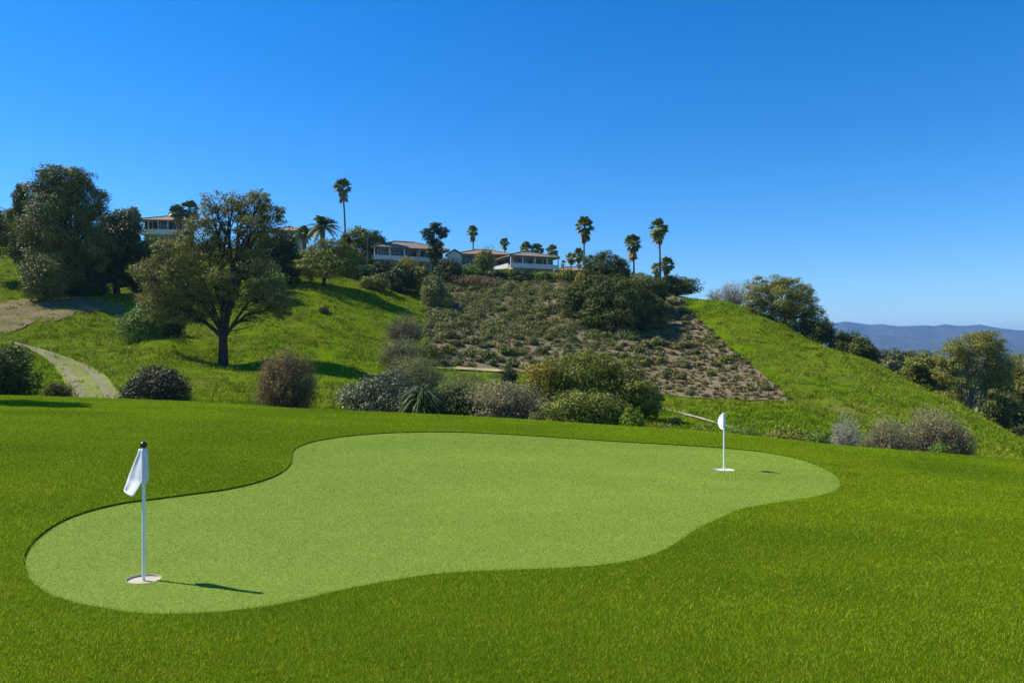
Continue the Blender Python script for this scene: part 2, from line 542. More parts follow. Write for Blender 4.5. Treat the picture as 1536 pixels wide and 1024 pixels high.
# ---------------------------------------------------------------- sheets cut by outlines
def cdt_sheet(name, poly, step, zf, mat, smooth=True, holes=(), skirt=0.0, extra=None):
    poly = [tuple(p) for p in poly]
    P = np.array(poly)
    lo, hi = P.min(0), P.max(0)
    gx_, gy_ = np.meshgrid(np.arange(lo[0], hi[0], step), np.arange(lo[1], hi[1], step), indexing='ij')
    gx_ = gx_ + (RNG.random(gx_.shape) - 0.5) * step * 0.4
    gy_ = gy_ + (RNG.random(gy_.shape) - 0.5) * step * 0.4
    gx_, gy_ = gx_.ravel(), gy_.ravel()
    k = in_poly(gx_, gy_, P)
    for h in holes:
        k &= ~in_poly(gx_, gy_, h)
    pts = [Vector(p) for p in poly]
    edges = [(i, (i + 1) % len(poly)) for i in range(len(poly))]
    for h in holes:
        o = len(pts)
        pts += [Vector(p) for p in h]
        edges += [(o + i, o + (i + 1) % len(h)) for i in range(len(h))]
    pts += [Vector((a, b)) for a, b in zip(gx_[k], gy_[k])]
    v, e, f, *_ = geometry.delaunay_2d_cdt(pts, edges, [], 0, 1e-5)
    V = np.array([(a.x, a.y) for a in v])
    Fc = np.array([t for t in f if len(t) == 3])
    cen = V[Fc].mean(1)
    k = in_poly(cen[:, 0], cen[:, 1], P)
    for h in holes:
        k &= ~in_poly(cen[:, 0], cen[:, 1], h)
    Fc, cen = Fc[k], cen[k]
    mb_ = MB()
    A = {}
    if extra is not None:
        A['clp'] = extra(cen[:, 0], cen[:, 1])
    mb_.add(np.column_stack([V, zf(V[:, 0], V[:, 1])]), Fc, **A)
    for h in (holes if skirt else ()):
        H = np.array(h)
        zt = zf(H[:, 0], H[:, 1])
        n_ = len(H)
        j = np.arange(n_)
        mb_.add(np.vstack([np.column_stack([H, zt]), np.column_stack([H, zt - skirt])]), np.column_stack([j, (j + 1) % n_, (j + 1) % n_ + n_, j + n_]))
    return tag(mb_.build(name, mat, smooth=smooth), kind='structure')


def densify(poly, n=6, wob=0.0):
    out = []
    for i in range(len(poly)):
        a, b = np.array(poly[i], float), np.array(poly[(i + 1) % len(poly)], float)
        for k in range(n):
            p = a + (b - a) * k / n
            out.append(tuple(p + (RNG.random(2) - 0.5) * wob))
    return out


def smooth_loop(poly, n=5):
    P = np.array(poly, float)
    out = []
    for i in range(len(P)):
        p0, p1, p2, p3 = P[i - 1], P[i], P[(i + 1) % len(P)], P[(i + 2) % len(P)]
        for k in range(n):
            t = k / n
            out.append(0.5 * ((2 * p1) + (-p0 + p2) * t + (2 * p0 - 5 * p1 + 4 * p2 - p3) * t * t + (-p0 + 3 * p1 - 3 * p2 + p3) * t ** 3))
    return [tuple(p) for p in out]


GREEN_PX = [(35, 846), (43, 823), (62, 803), (95, 782), (140, 766), (190, 755), (230, 750), (290, 742), (340, 735),
            (380, 726), (410, 716), (428, 705), (437, 693), (439, 678), (450, 670), (475, 662), (520, 655), (580, 650),
            (640, 648.5), (700, 649), (760, 652), (820, 655.5), (900, 661), (1000, 667), (1080, 672), (1140, 678), (1190, 687),
            (1225, 698), (1250, 711), (1261, 723), (1256, 735), (1235, 744), (1190, 752), (1150, 758), (1110, 766),
            (1075, 778), (1048, 791), (1025, 806), (1000, 822), (970, 834), (930, 843), (880, 849), (820, 852.5), (760, 854.5),
            (700, 857), (640, 862), (590, 870), (540, 879), (490, 890), (440, 902), (390, 911), (330, 918), (270, 921),
            (210, 920), (150, 912), (100, 901), (66, 886), (44, 868)]
_k = GREEN_PX.index((1256, 735))
GREEN_PX = [(x, y + (3.5 if i > _k + 4 else 0)) for i, (x, y) in enumerate(GREEN_PX)]
GREEN = smooth_loop([on_lawn(*p) for p in GREEN_PX], 4)

outer = []
for xp in np.linspace(-430, 1960, 90):
    Ye = float(edge_Y(np.array(xp)))
    d = 2.0
    outer.append(((xp - CX) / F * (Ye + d), Ye + d))
outer = [(-3.2, -0.4), (3.6, -0.4)] + outer[::-1]
cdt_sheet('lawn', outer, 0.45, lawn_z, M['lawn_base'], holes=[GREEN], skirt=0.03)
tag(bpy.data.objects['lawn'], 'dark green lawn around the putting green', 'lawn')

# two holes in the green carry recessed cups
CUPS = [(215.5, 868, 0.112), (1086, 704, 0.165)]
CUP_XY = [on_lawn(x, y) for x, y, r in CUPS]
cup_loops = [[(cx_ + r * math.cos(t), cy_ + r * math.sin(t)) for t in np.arange(28) / 28 * 2 * PI]
             for (cx_, cy_), (_, _, r) in zip(CUP_XY, CUPS)]
cdt_sheet('putting_green', GREEN, 0.3, lambda X, Y: plane_z(X, Y) + 0.002, M['green_base'], holes=cup_loops)
tag(bpy.data.objects['putting_green'], 'pale green putting surface with a curving kidney outline', 'putting green')


def blades(X, Y, z0, h, w, lean, rng, clp, curl=0.25):
    n = len(X)
    ang = rng.random(n) * PI
    dx, dy = np.cos(ang) * w / 2, np.sin(ang) * w / 2
    V = np.empty((n, 3, 3))
    V[:, 0] = np.column_stack([X - dx, Y - dy, z0])
    V[:, 1] = np.column_stack([X + dx, Y + dy, z0])
    V[:, 2] = np.column_stack([X + lean[:, 0] * h, Y + lean[:, 1] * h, z0 + h])
    return V.reshape(-1, 3), np.arange(3 * n).reshape(n, 3), rng.random(n)


def sample_wedge(n, y0, y1, half, rng, power=1.0):
    Y = (y0 ** power + rng.random(n) * (y1 ** power - y0 ** power)) ** (1 / power)
    X = (rng.random(n) * 2 - 1) * (half * Y + 1.8)
    return X, Y


# tall lawn turf
rng = np.random.default_rng(3)
n = 3600000
X, Y = sample_wedge(n, 2.4, 22.5, 0.95, rng, 0.8)
jx, jy = rng.normal(size=(2, n)) * 0.010
k = (Y < edge_Y(X / Y * F + CX) + 0.7) & ~in_poly(X + jx, Y + jy, np.array(GREEN))
X, Y = X[k], Y[k]
big = 0.5 * fbm(X / 1.6, Y / 0.9, 21, 3) + 0.5 * fbm(X / 5.5, Y / 2.6, 24, 3)
bias = np.column_stack([(fbm(X / 2.6, Y / 1.3, 5, 3) - 0.5) * 2.2, (fbm(X / 2.4 + 9, Y / 1.1, 6, 3) - 0.5) * 2.6])
lean = (rng.normal(size=(len(X), 2)) * 0.42 + bias * 0.35)
sc = np.maximum(1, Y / 4.5) ** 0.75
h = (0.017 + 0.010 * rng.random(len(X))) * (0.85 + 0.3 * big)
V, Fc, rn = blades(X, Y, lawn_z(X, Y) - 0.003, h, 0.0026 * sc, lean, rng, None)
mb = MB()
mb.add(V, Fc, rnd=rn, clp=np.clip(0.5 + (big - 0.5) * 3.4 + 0.16 * np.clip(X / 3, 0, 1) + rng.normal(size=len(X)) * 0.22, 0, 1))  # lighter to the right: light on the leaning nap put into blade colour
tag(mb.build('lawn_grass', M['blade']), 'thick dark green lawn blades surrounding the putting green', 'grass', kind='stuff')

# short turf of the green
n = 2200000
X, Y = sample_wedge(n, 4.2, 17.5, 0.72, rng, 0.9)
k = in_poly(X, Y, np.array(GREEN))
for (cx_, cy_), (_, _, r) in zip(CUP_XY, CUPS):
    k &= (X - cx_) ** 2 + (Y - cy_) ** 2 > (r + 0.004) ** 2
X, Y = X[k], Y[k]
big = fbm(X / 1.8, Y / 1.0, 31, 3)
bias = np.column_stack([(fbm(X / 2.0, Y / 1.0, 15, 3) - 0.5) * 1.6, (fbm(X / 2.4, Y / 1.1, 16, 3) - 0.5) * 1.6])
lean = rng.normal(size=(len(X), 2)) * 0.7 + bias
sc = np.maximum(1, Y / 5.0) ** 0.8
V, Fc, rn = blades(X, Y, plane_z(X, Y) + 0.001, 0.005 + 0.006 * rng.random(len(X)), 0.0030 * sc, lean, rng, None)
mb = MB()
mb.add(V, Fc, rnd=rn, clp=np.clip(0.5 + (big - 0.5) * 2.4 + rng.normal(size=len(X)) * 0.2, 0, 1))
tag(mb.build('putting_turf', M['green_blade']), 'short pale turf blades covering the putting green', 'turf', kind='stuff')


# ---------------------------------------------------------------- flags and cups
def cup(i, label, mat):
    (cx_, cy_), r = CUP_XY[i], CUPS[i][2]
    z = float(plane_z(cx_, cy_))
    o = empty('golf_cup', (cx_, cy_, z), label, 'golf cup', 'cups sunk in the putting green')
    t = np.arange(28) / 28 * 2 * PI

    def ring(rad, dz):
        return np.column_stack([rad * np.cos(t), rad * np.sin(t), dz + SX * rad * np.cos(t) + SY * rad * np.sin(t)])
    m1 = MB()
    V = np.vstack([ring(r * 0.965, -0.010), [[0, 0, -0.011]]])
    j = np.arange(28)
    m1.add(V, np.column_stack([j, (j + 1) % 28, np.full(28, 28)]))
    m1.build('cup_floor', mat, o)
    m2 = MB()
    V = np.vstack([ring(r * 0.97, -0.012), ring(r * 0.97, 0.0035), ring(r, 0.0035), ring(r, -0.012)])
    m2.add(V, np.vstack([np.column_stack([j + q * 28, (j + 1) % 28 + q * 28, (j + 1) % 28 + (q + 1) * 28, j + (q + 1) * 28]) for q in range(3)]))
    m2.build('cup_rim', mat, o)
    return o


cup(0, 'beige golf cup disc around the foot of the near flagstick', M['cup'])
cup(1, 'white golf cup disc around the foot of the far flagstick', M['cupw'])


def flagstick(i, label, px, pole_top_px, pole_r, left, right, slv, knob, slant=0.85):
    """left / right: pixel outlines of the cloth (top to bottom) beside the pole"""
    cx_, cy_ = CUP_XY[i]
    z = float(plane_z(cx_, cy_)) - 0.012
    o = empty('flagstick', (cx_, cy_, z), label, 'flagstick', 'white flagsticks on the putting green')

    def loc(x, y):
        p = at(x, y, cy_)
        return p[0] - cx_, p[2] - z
    top = loc(px, pole_top_px)[1]
    m_ = MB()
    tube(m_, [(0, 0, 0), (0, 0, top * 0.5), (0, 0, top)], [pole_r, pole_r, pole_r * 0.92], 14)
    m_.build('pole', M['pole'], o, smooth=True)
    # cloth
    ns, nt_ = 15, 26
    Lx = np.array([loc(*p) for p in left])
    Rx = np.array([loc(*p) for p in right])
    tt = np.linspace(0, 1, nt_)

    def along(P):
        d = np.concatenate([[0], np.cumsum(np.hypot(*np.diff(P, axis=0).T))])
        d /= d[-1]
        return np.column_stack([np.interp(tt, d, P[:, 0]), np.interp(tt, d, P[:, 1])])
    A_, B_ = along(Lx), along(Rx)
    s = np.linspace(0, 1, ns)
    G = A_[:, None, :] * (1 - s)[None, :, None] + B_[:, None, :] * s[None, :, None]
    dep = -0.014 * np.sin(2 * PI * (s[None, :] * 1.25 + 0.35 * tt[:, None])) * (0.25 + tt[:, None]) * (1 - s[None, :] ** 3) \
        - 0.012 * (1 - s[None, :]) * tt[:, None] - 0.006 * np.sin(9 * tt[:, None] + 5 * s[None, :]) * (1 - s[None, :])
    wid = (B_[:, 0] - A_[:, 0])[:, None] * np.ones(ns)[None, :]
    back = (1 - s[None, :]) * wid * slant
    dy = dep * 0.7 + back - pole_r * 0.6
    q = (cy_ + dy) / cy_
    V = np.stack([(G[..., 0] + cx_) * q - cx_, dy, (G[..., 1] + z) * q - z], -1).reshape(-1, 3)
    m_ = MB()
    m_.add(V, grid_faces(nt_, ns))
    f = m_.build('flag', M['flag'], o, smooth=True)
    sol = f.modifiers.new('thickness', 'SOLIDIFY')
    sol.thickness = 0.0016
    # hoist sleeve wrapped round the pole
    m_ = MB()
    rows = []
    sv = np.array(slv)
    tq = np.linspace(0, 1, len(slv))
    tn = np.linspace(0, 1, 19)
    for xa, xb, yy in np.column_stack([np.interp(tn, tq, sv[:, q]) for q in range(3)]):
        a, zz = loc(xa, yy)
        b, _ = loc(xb, yy)
        c, hw = (a + b) / 2, (b - a) / 2
        th = np.arange(14) / 14 * 2 * PI
        rows.append(np.column_stack([c + hw * np.cos(th), hw * 0.75 * np.sin(th), np.full(14, zz)]))
    V = np.vstack(rows)
    j = np.arange(14)
    m_.add(V, np.vstack([np.column_stack([j, (j + 1) % 14, (j + 1) % 14 + 14, j + 14]) + q * 14 for q in range(len(rows) - 1)]))
    sl = m_.build('sleeve', M['flag'], f, smooth=True)
    sol = sl.modifiers.new('thickness', 'SOLIDIFY')
    sol.thickness = 0.0015
    if knob:
        m_ = MB()
        th = np.linspace(0, PI, 11)
        prof = np.column_stack([np.sin(th) * knob, -np.cos(th) * knob])
        tube(m_, [(0, 0, top + knob * 0.55 + b) for a, b in prof], [max(a, 0.0005) for a, b in prof], 16)
        m_.build('knob', M['black'], o, smooth=True)
    return o


flagstick(0, 'near white flagstick with a black ball on top and a limp white flag', 215.5, 670, 0.0112,
          [(208, 673), (206, 681), (200, 695), (193, 713), (188, 728), (185, 736), (191, 741)],
          [(214, 673), (213.5, 690), (213, 708), (213, 722), (208, 731), (202, 740), (198.5, 745)],
          [(212.2, 220.6, 672.5), (212.2, 222, 690), (212.3, 222.3, 716), (212.5, 221.5, 722), (213.0, 219, 726)], 0.0235, 1.25)
flagstick(1, 'far white flagstick with a rounded white flag and no visible ball', 1086, 619, 0.0135,
          [(1083, 620), (1079, 624), (1076.6, 630), (1077, 637), (1080, 642), (1083, 644)],
          [(1086, 619.5), (1086, 625), (1086, 631), (1086, 637), (1086, 641), (1085, 644)],
          [(1083.8, 1088.0, 619.2), (1083.8, 1088.2, 630), (1083.9, 1088.2, 641)], 0.012, 2.2)


# ---------------------------------------------------------------- foliage
def leaf_cloud(mb, lumps, n, size, rng, clump=0.30, flat=0.0, aspect=0.45, shell=0.55, up=0.35, cpl=26, core=0.25):
    """lumps: (centre xyz, radii xyz, weight).  Leaves gather in clumps spread through each lump."""
    w = np.array([l[2] * (l[1][0] * l[1][2]) ** 0.8 for l in lumps])
    w = w / w.sum()
    Ps, Ns, Cs = [], [], []
    clump = clump * 1.3
    for (c, r, wt), f in zip(lumps, w):
        m = max(6, int(n * f * 3.0))
        c, r = np.array(c, float), np.array(r, float)
        K = cpl
        d = unit(rng.normal(size=(K, 3)))
        rad = shell + (1 - shell) * rng.random(K) ** 0.6
        rad = rad * (0.88 + 0.28 * rng.random(K))
        cc = d * rad[:, None]
        crnd = rng.random(K)
        ci = rng.integers(0, K, m)
        sz = (clump * (0.6 + 0.8 * rng.random(K)))[ci]
        g = rng.normal(size=(m, 3))
        g = unit(g) * (rng.random(m) ** 0.45)[:, None]
        p = cc[ci] + g * sz[:, None] * np.array([1.1, 1.1, 0.8])
        q = rng.random(m) < core
        p[q] = unit(rng.normal(size=(q.sum(), 3))) * (rng.random(q.sum()) ** 0.4)[:, None] * 0.95
        Ps.append(c + p * r)
        nn = unit(g * 0.7 + unit(p) * 0.5 + np.array([0, 0, up]) + rng.normal(size=(m, 3)) * 0.55)
        Ns.append(nn)
        Cs.append(crnd[ci])
    P, Nn, Cc = np.concatenate(Ps), np.concatenate(Ns), np.concatenate(Cs)
    m = len(P)
    t = unit(np.cross(Nn, rng.normal(size=(m, 3))))
    if flat:
        t = unit(t + np.array([0, 0, -flat]))
    b = np.cross(Nn, t)
    s = size * 0.88 * (0.6 + 0.8 * rng.random(m))[:, None]
    V = np.stack([P - t * s * 0.5, P + b * s * aspect * 0.5, P + t * s * 0.5, P - b * s * aspect * 0.5], 1)
    mb.add(V.reshape(-1, 3), np.arange(4 * m).reshape(m, 4), rnd=rng.random(m), clp=np.clip(Cc * 0.75 + 0.25 * rng.random(m), 0, 1))


def twigs(mb, base, c, r, n, w, rng):
    """thin curved twigs fanning from the base through an ellipsoid"""
    base, c, r = np.array(base, float), np.array(c, float), np.array(r, float)
    d = unit(rng.normal(size=(n, 3)))
    d[:, 2] = np.abs(d[:, 2]) * 1.0 - 0.25
    d = unit(d)
    end = c + d * r * (0.75 + 0.3 * rng.random(n))[:, None]
    st = base + rng.normal(size=(n, 3)) * np.array([0.1, 0.1, 0]) * r
    mid = st * 0.45 + end * 0.55 + np.array([0, 0, 0.12]) * r[2] + rng.normal(size=(n, 3)) * 0.08 * r
    side = unit(np.cross(end - st, rng.normal(size=(n, 3)))) * w
    V = np.stack([st - side, st + side, mid + side * 0.6, mid - side * 0.6, end], 1)
    idx = np.arange(n)[:, None] * 5
    mb.add(V.reshape(-1, 3), idx + np.array([[0, 1, 2, 3]]), rnd=rng.random(n), clp=rng.random(n))
    mb.add(V.reshape(-1, 3), idx + np.array([[3, 2, 4]]), rnd=rng.random(n), clp=rng.random(n))
    # side twiglets
    n2 = n * 2
    i = rng.integers(0, n, n2)
    f = rng.random(n2)[:, None]
    p0 = mid[i] * (1 - f) + end[i] * f
    p1 = p0 + unit(rng.normal(size=(n2, 3)) + d[i] * 0.8 + np.array([0, 0, 0.3])) * r.mean() * (0.15 + 0.25 * rng.random(n2))[:, None]
    sd = unit(np.cross(p1 - p0, rng.normal(size=(n2, 3)))) * w * 0.6
    V = np.stack([p0 - sd, p0 + sd, p1], 1)
    mb.add(V.reshape(-1, 3), np.arange(3 * n2).reshape(n2, 3), rnd=rng.random(n2), clp=rng.random(n2))


def branch(mb, a, b, r0, r1, rng, bend=0.12, sag=0.0, sides=6, n=6):
    a, b = np.array(a, float), np.array(b, float)
    t = np.linspace(0, 1, n)[:, None]
    L = np.linalg.norm(b - a)
    off = rng.normal(size=3) * bend * L
    p = a + (b - a) * t + off * np.sin(t * PI) * 0.6 + np.array([0, 0, sag * L]) * np.sin(t * PI)
    p[1:-1] += rng.normal(size=(n - 2, 3)) * 0.02 * L
    tube(mb, p, np.linspace(r0, r1, n), sides)
    return p


SEED = [100]


def tree(name, label, cat, base_x, Y, lumps, leaf_m, n, leaf, trunk_r=0.3, fork=None, bark='bark', group=None,
         base_y=None, limbs=1.0, trunk_pts=None, aspect=0.45, clump=0.30, flat=0.0, depth=0.9, sub=3, shell=0.55, cpl=26):
    """lumps: (x, y, rx, ry, weight) in photograph pixels at distance Y"""
    SEED[0] += 1
    rng = np.random.default_rng(SEED[0])
    bx = (base_x - CX) / F * Y
    bz = float(terr(bx, Y)) if base_y is None else (HY - base_y) / F * Y
    org = np.array([bx, Y, bz - 0.15])
    o = empty(name, org, label, cat, group)
    s = Y / F
    L = []
    for l in lumps:
        x, y, rx, ry = l[:4]
        c = at(x, y, Y) - org
        c[1] += (rng.random() - 0.5) * rx * s * 0.8
        L.append((c, (rx * s, rx * s * depth, ry * s), l[4] if len(l) > 4 else 1.0))
    zt = max(c[2] + r[2] for c, r, w in L)
    if fork is None:
        fk = np.array([L[0][0][0] * 0.3, 0, max(0.25 * zt, 0.3)])
    else:
        fk = at(fork[0], fork[1], Y) - org
    mb_ = MB()
    pts = np.array([[0, 0, -0.3], [0, 0, 0], fk * 0.3, fk * 0.65, fk])
    tube(mb_, pts, np.array([1.35, 1.15, 0.95, 0.88, 0.8]) * trunk_r, 9)
    for c, r, w in L:
        e = c + np.array([0, 0, -0.1]) * r
        st = fk + (rng.random(3) - 0.5) * trunk_r * 0.7
        p = branch(mb_, st, e, trunk_r * 0.5 * limbs, trunk_r * 0.13, rng, 0.06, 0.13)
        for q in range(sub):
            f = 0.35 + 0.6 * rng.random()
            k = int(f * (len(p) - 1))
            e2 = c + unit(rng.normal(size=3)) * r * 0.8
            branch(mb_, p[k], e2, trunk_r * 0.22 * limbs, trunk_r * 0.05, rng, 0.12, 0.05, 5, 5)
    mb_.build('trunk', M[bark], o, smooth=True)
    mb_ = MB()
    leaf_cloud(mb_, L, n, leaf, rng, clump=clump, aspect=aspect, flat=flat, shell=shell, cpl=cpl)
    mb_.build('crown', M[leaf_m], o)
    return o


def bush(name, label, x, ytop, w, Y, leaf_m, n, leaf, style='round', ybot=None, group=None, cat='shrub', stem='bark',
         aspect=0.5, clump=0.34, twig_n=0, twig_w=0.008, lumps=None, cpl=22, shell=0.5, sink=0.1):
    SEED[0] += 1
    rng = np.random.default_rng(SEED[0])
    bx = (x - CX) / F * Y
    bz = float(terr(bx, Y)) if ybot is None else (HY - ybot) / F * Y
    org = np.array([bx, Y, bz - sink])
    o = empty(name, org, label, cat, group)
    top = (HY - ytop) / F * Y - org[2]
    hw = w / F * Y / 2
    if top < 0.25:
        print('LOW', label, top, org)
        top = 0.4
    L = []
    if lumps is not None:
        s = Y / F
        for l in lumps:
            c = at(l[0], l[1], Y) - org
            c[1] += (rng.random() - 0.5) * l[2] * s
            L.append((c, (l[2] * s, l[2] * s * 0.9, l[3] * s), l[4] if len(l) > 4 else 1.0))
    else:
        L.append((np.array([0, 0, top * 0.48]), (hw * 0.86, hw * 0.8, top * 0.5), 1.2))
        for k in range(6):
            a = k / 6 * 2 * PI + rng.random()
            q = 0.42 + 0.14 * rng.random()
            zc = top * (0.30 + 0.34 * rng.random())
            L.append((np.array([math.cos(a) * hw * (1 - q) * 0.98, math.sin(a) * hw * 0.5, zc]),
                      (hw * q, hw * q, min(top * 0.36, top - zc)), 0.7))
        L.append((np.array([(rng.random() - 0.5) * hw * 0.3, 0, top * 0.72]), (hw * 0.5, hw * 0.5, top * 0.28), 0.8))
    mb_ = MB()
    for c, r, wt in L:
        e = c + np.array([0, 0, 0.1]) * r
        branch(mb_, [(rng.random() - 0.5) * hw * 0.2, (rng.random() - 0.5) * hw * 0.2, -0.1], e, max(0.02, hw * 0.035), 0.01, rng, 0.12, 0, 5, 5)
    if twig_n:
        twigs(mb_, (0, 0, 0), (0, 0, top * 0.45), (hw * 0.95, hw * 0.85, top * 0.55), twig_n, twig_w, rng)
    mb_.build('stem', M[stem], o)
    mb_ = MB()
    leaf_cloud(mb_, L, n, leaf, rng, clump=clump, aspect=aspect, cpl=cpl, shell=shell)
    mb_.build('foliage', M[leaf_m], o)
    return o


# ---- trees on the left hill
tree('gum_tree', 'tall broad dark gum tree, the highest crown at the upper left of the hill', 'tree', 92, 82,
     [(95, 282, 42, 34, 1), (72, 300, 30, 34, 1), (125, 300, 28, 32, 1), (138, 330, 22, 28, .8), (92, 340, 50, 46, 1.3), (62, 350, 28, 40, .9),
      (120, 372, 40, 40, 1), (85, 395, 42, 36, 1), (110, 262, 22, 15, .6), (80, 262, 22, 14, .6)],
     'gum', 30000, 0.25, 0.5, (94, 400), group='gum trees at the upper left', clump=.26, cpl=34)
tree('gum_tree', 'slim dark gum tree at the left shoulder of the tallest gum tree', 'tree', 38, 86,
     [(36, 300, 13, 22, 1), (34, 330, 20, 28, 1), (28, 360, 24, 28, 1), (44, 378, 22, 36, 1), (30, 290, 7, 12, .6)],
     'gum', 9500, 0.25, 0.3, (36, 395), group='gum trees at the upper left', clump=.26)
tree('leafy_tree', 'low spreading dark tree cut by the left edge of the photo above bright grass', 'tree', -8, 88,
     [(-12, 340, 30, 24, 1), (10, 335, 20, 20, 1), (18, 352, 20, 14, 1), (-20, 355, 30, 22, 1)], 'gum', 6000, 0.33, 0.3, (-8, 370))
tree('dark_tree', 'black green tree with a brownish top between the tallest gum tree and the left house', 'tree', 175, 87,
     [(180, 336, 24, 20, .7), (160, 360, 26, 30, 1), (190, 372, 28, 34, 1), (150, 395, 30, 34, 1), (205, 395, 20, 26, 1), (175, 405, 36, 26, 1)],
     'dark', 11000, 0.36, 0.4, (175, 415))
bush('leafy_bush', 'lighter leafy bush below the tallest gum tree', 65, 380, 66, 77, 'gum', 4500, 0.22, cat='bush')
bush('leafy_bush', 'mid green bush on the slope below the columned house', 232, 350, 62, 98, 'mid', 4200, 0.34, cat='bush')
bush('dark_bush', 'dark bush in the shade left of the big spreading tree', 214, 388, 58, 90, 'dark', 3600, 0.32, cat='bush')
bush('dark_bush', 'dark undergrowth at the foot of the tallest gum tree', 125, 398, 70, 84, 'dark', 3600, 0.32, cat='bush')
tree('small_tree', 'small pale grey green tree beside the left end of the columned house', 'tree', 196, 134,
     [(196, 318, 10, 9, 1), (190, 326, 9, 8, 1), (203, 326, 7, 8, .8)], 'greygreen', 1300, 0.36, 0.16, (196, 335))
bush('bushy_shrub', 'round brownish bush between the tallest gum tree and the columned house', 172, 314, 52, 97, 'olive_green', 3500, 0.36, cat='bush')

# ---- the big spreading tree
tree('spreading_tree', 'large olive tree with forked dark trunk standing alone on the grass slope', 'tree', 335, 58,
     [(258, 428, 44, 40, 1), (232, 412, 22, 26, .6), (275, 385, 40, 38, 1), (300, 350, 34, 34, .8), (292, 452, 38, 32, .8),
      (328, 306, 26, 20, .30), (318, 330, 26, 24, .45), (372, 312, 30, 26, .85), (392, 300, 18, 14, .5), (408, 324, 22, 20, .8), (385, 345, 30, 26, .8),
      (340, 372, 34, 28, .5), (330, 412, 42, 34, .8), (378, 392, 34, 32, .8), (402, 446, 32, 28, 1.2), (420, 460, 18, 18, .9),
      (362, 440, 34, 26, .4), (318, 458, 34, 22, .4), (350, 300, 20, 14, .3), (245, 460, 26, 24, .7), (385, 474, 22, 12, .2), (285, 476, 24, 12, .25), (255, 474, 18, 12, .3)],
     'big_tree', 24000, 0.20, 0.40, (335, 506), clump=.22, cpl=30, shell=.45, limbs=0.68, sub=5, aspect=.42)

# ---- trees behind it
tree('dark_tree', 'dark tree behind the right side of the big spreading tree', 'tree', 405, 94,
     [(398, 372, 30, 26, 1), (425, 380, 26, 32, 1), (385, 400, 30, 28, 1), (432, 405, 22, 24, 1), (410, 412, 30, 22, 1)], 'dark', 8000, 0.36, 0.35, (405, 420))
bush('leafy_bush', 'bright mid green bush right of the big spreading tree above the grass', 408, 408, 50, 84, 'mid', 2600, 0.28, cat='bush')
bush('grey_bush', 'grey green bush just under the dark tree behind the big spreading tree', 398, 392, 44, 88, 'greygreen', 2300, 0.28, cat='bush')
tree('round_tree', 'dense dome shaped green tree on a short trunk at the top of the grass', 'tree', 485, 93,
     [(488, 384, 34, 24, 1), (466, 396, 22, 24, 1), (512, 390, 28, 26, 1), (528, 402, 16, 16, .7), (492, 402, 46, 18, 1), (500, 372, 22, 14, .7)],
     'olive_green', 10500, 0.26, 0.26, (487, 414), clump=.22, cpl=40)
tree('bushy_tree', 'bushy olive tree rising behind the left end of the house with the blue tinted balcony', 'tree', 548, 124,
     [(543, 358, 18, 16, 1), (560, 362, 16, 16, 1), (570, 370, 10, 12, .7), (535, 375, 18, 18, 1), (545, 392, 22, 20, 1)], 'olive_green', 4500, 0.40, 0.3, (547, 395))
bush('small_bush', 'small round bush beside the foot of the tallest palm', 520, 348, 24, 124, 'gum', 1100, 0.38, cat='bush')
tree('tufted_tree', 'dark tufted tree with separate leafy heads between the two balcony houses', 'tree', 653, 121,
     [(641, 350, 9, 8, 1), (654, 341, 10, 9, 1), (665, 350, 8, 8, 1), (646, 362, 6, 6, .6), (655, 366, 10, 10, .8), (652, 384, 12, 14, 1)], 'dark', 2600, 0.34, 0.2, (653, 380), sub=2)
SLOPE_BUSHES = [
    ('dark bush in front of the left corner of the blue tinted balcony', 575, 390, 44, 108, 'dark', 2000),
    ('yellowish green bush below the balcony of the house left of the tufted tree', 615, 386, 46, 107, 'gold', 2200),
    ('dense dark green bush at the centre of the bushes under the blue tinted balcony', 600, 396, 50, 102, 'dark', 2600),
    ('green bush at the upper right corner of the left grass slope', 632, 398, 36, 103, 'olive_green', 1800),
    ('pale grey green bush where grass meets the dry slope, near its upper left corner', 650, 412, 40, 97, 'greygreen', 2200),
    ('dark round bush directly below the white gabled house', 672, 388, 48, 112, 'dark', 2400),
    ('mid green bush under the orange brown roof', 703, 398, 44, 116, 'mid', 1900),
    ('olive tree like bush hiding the right end of the orange brown roof', 727, 373, 32, 122, 'olive_green', 1800),
    ('dark hedge bush below the left corner of the tan roofed house', 742, 404, 44, 116, 'dark', 1800),
    ('dark hedge bush below the middle of the tan roofed house', 782, 406, 46, 115, 'dark', 2000),
    ('green hedge bush below the right end of the tan roofed house', 818, 408, 44, 115, 'mid', 1900),
    ('olive bush in front of the low rust roof', 850, 404, 40, 114, 'olive_green', 1800),
    ('yellow topped bush beside the trunk of the tall palm left of the domed bush', 878, 407, 34, 110, 'gold', 1600),
    ('grey green bush under the trunk of the middle tall palm', 955, 408, 50, 110, 'greygreen', 2200),
    ('clipped dark green hedge bush at the top of the right grass slope', 1013, 413, 72, 113, 'willow', 3600),
    ('grey bush on the soil edge just under the right grass crest', 1012, 446, 38, 102, 'grey', 1700),
    ('dark low bush at the foot of the round domed tree', 540, 400, 40, 104, 'dark', 1700),
    ('low olive bush between the domed tree and the balcony house', 560, 412, 46, 98, 'olive_green', 1800),
]
for lab, x, yt, w, Y, mt, n_ in SLOPE_BUSHES:
    bush('hillside_bush', lab, x, yt, w, Y, mt, n_, 0.30, cat='bush', group='bushes along the hilltop')
bush('bare_bush', 'reddish brown leafless thicket below the hilltop houses', 712, 413, 84, 110, 'brown', 1300, 0.22, cat='bush', stem='twig', twig_n=252, twig_w=0.060)

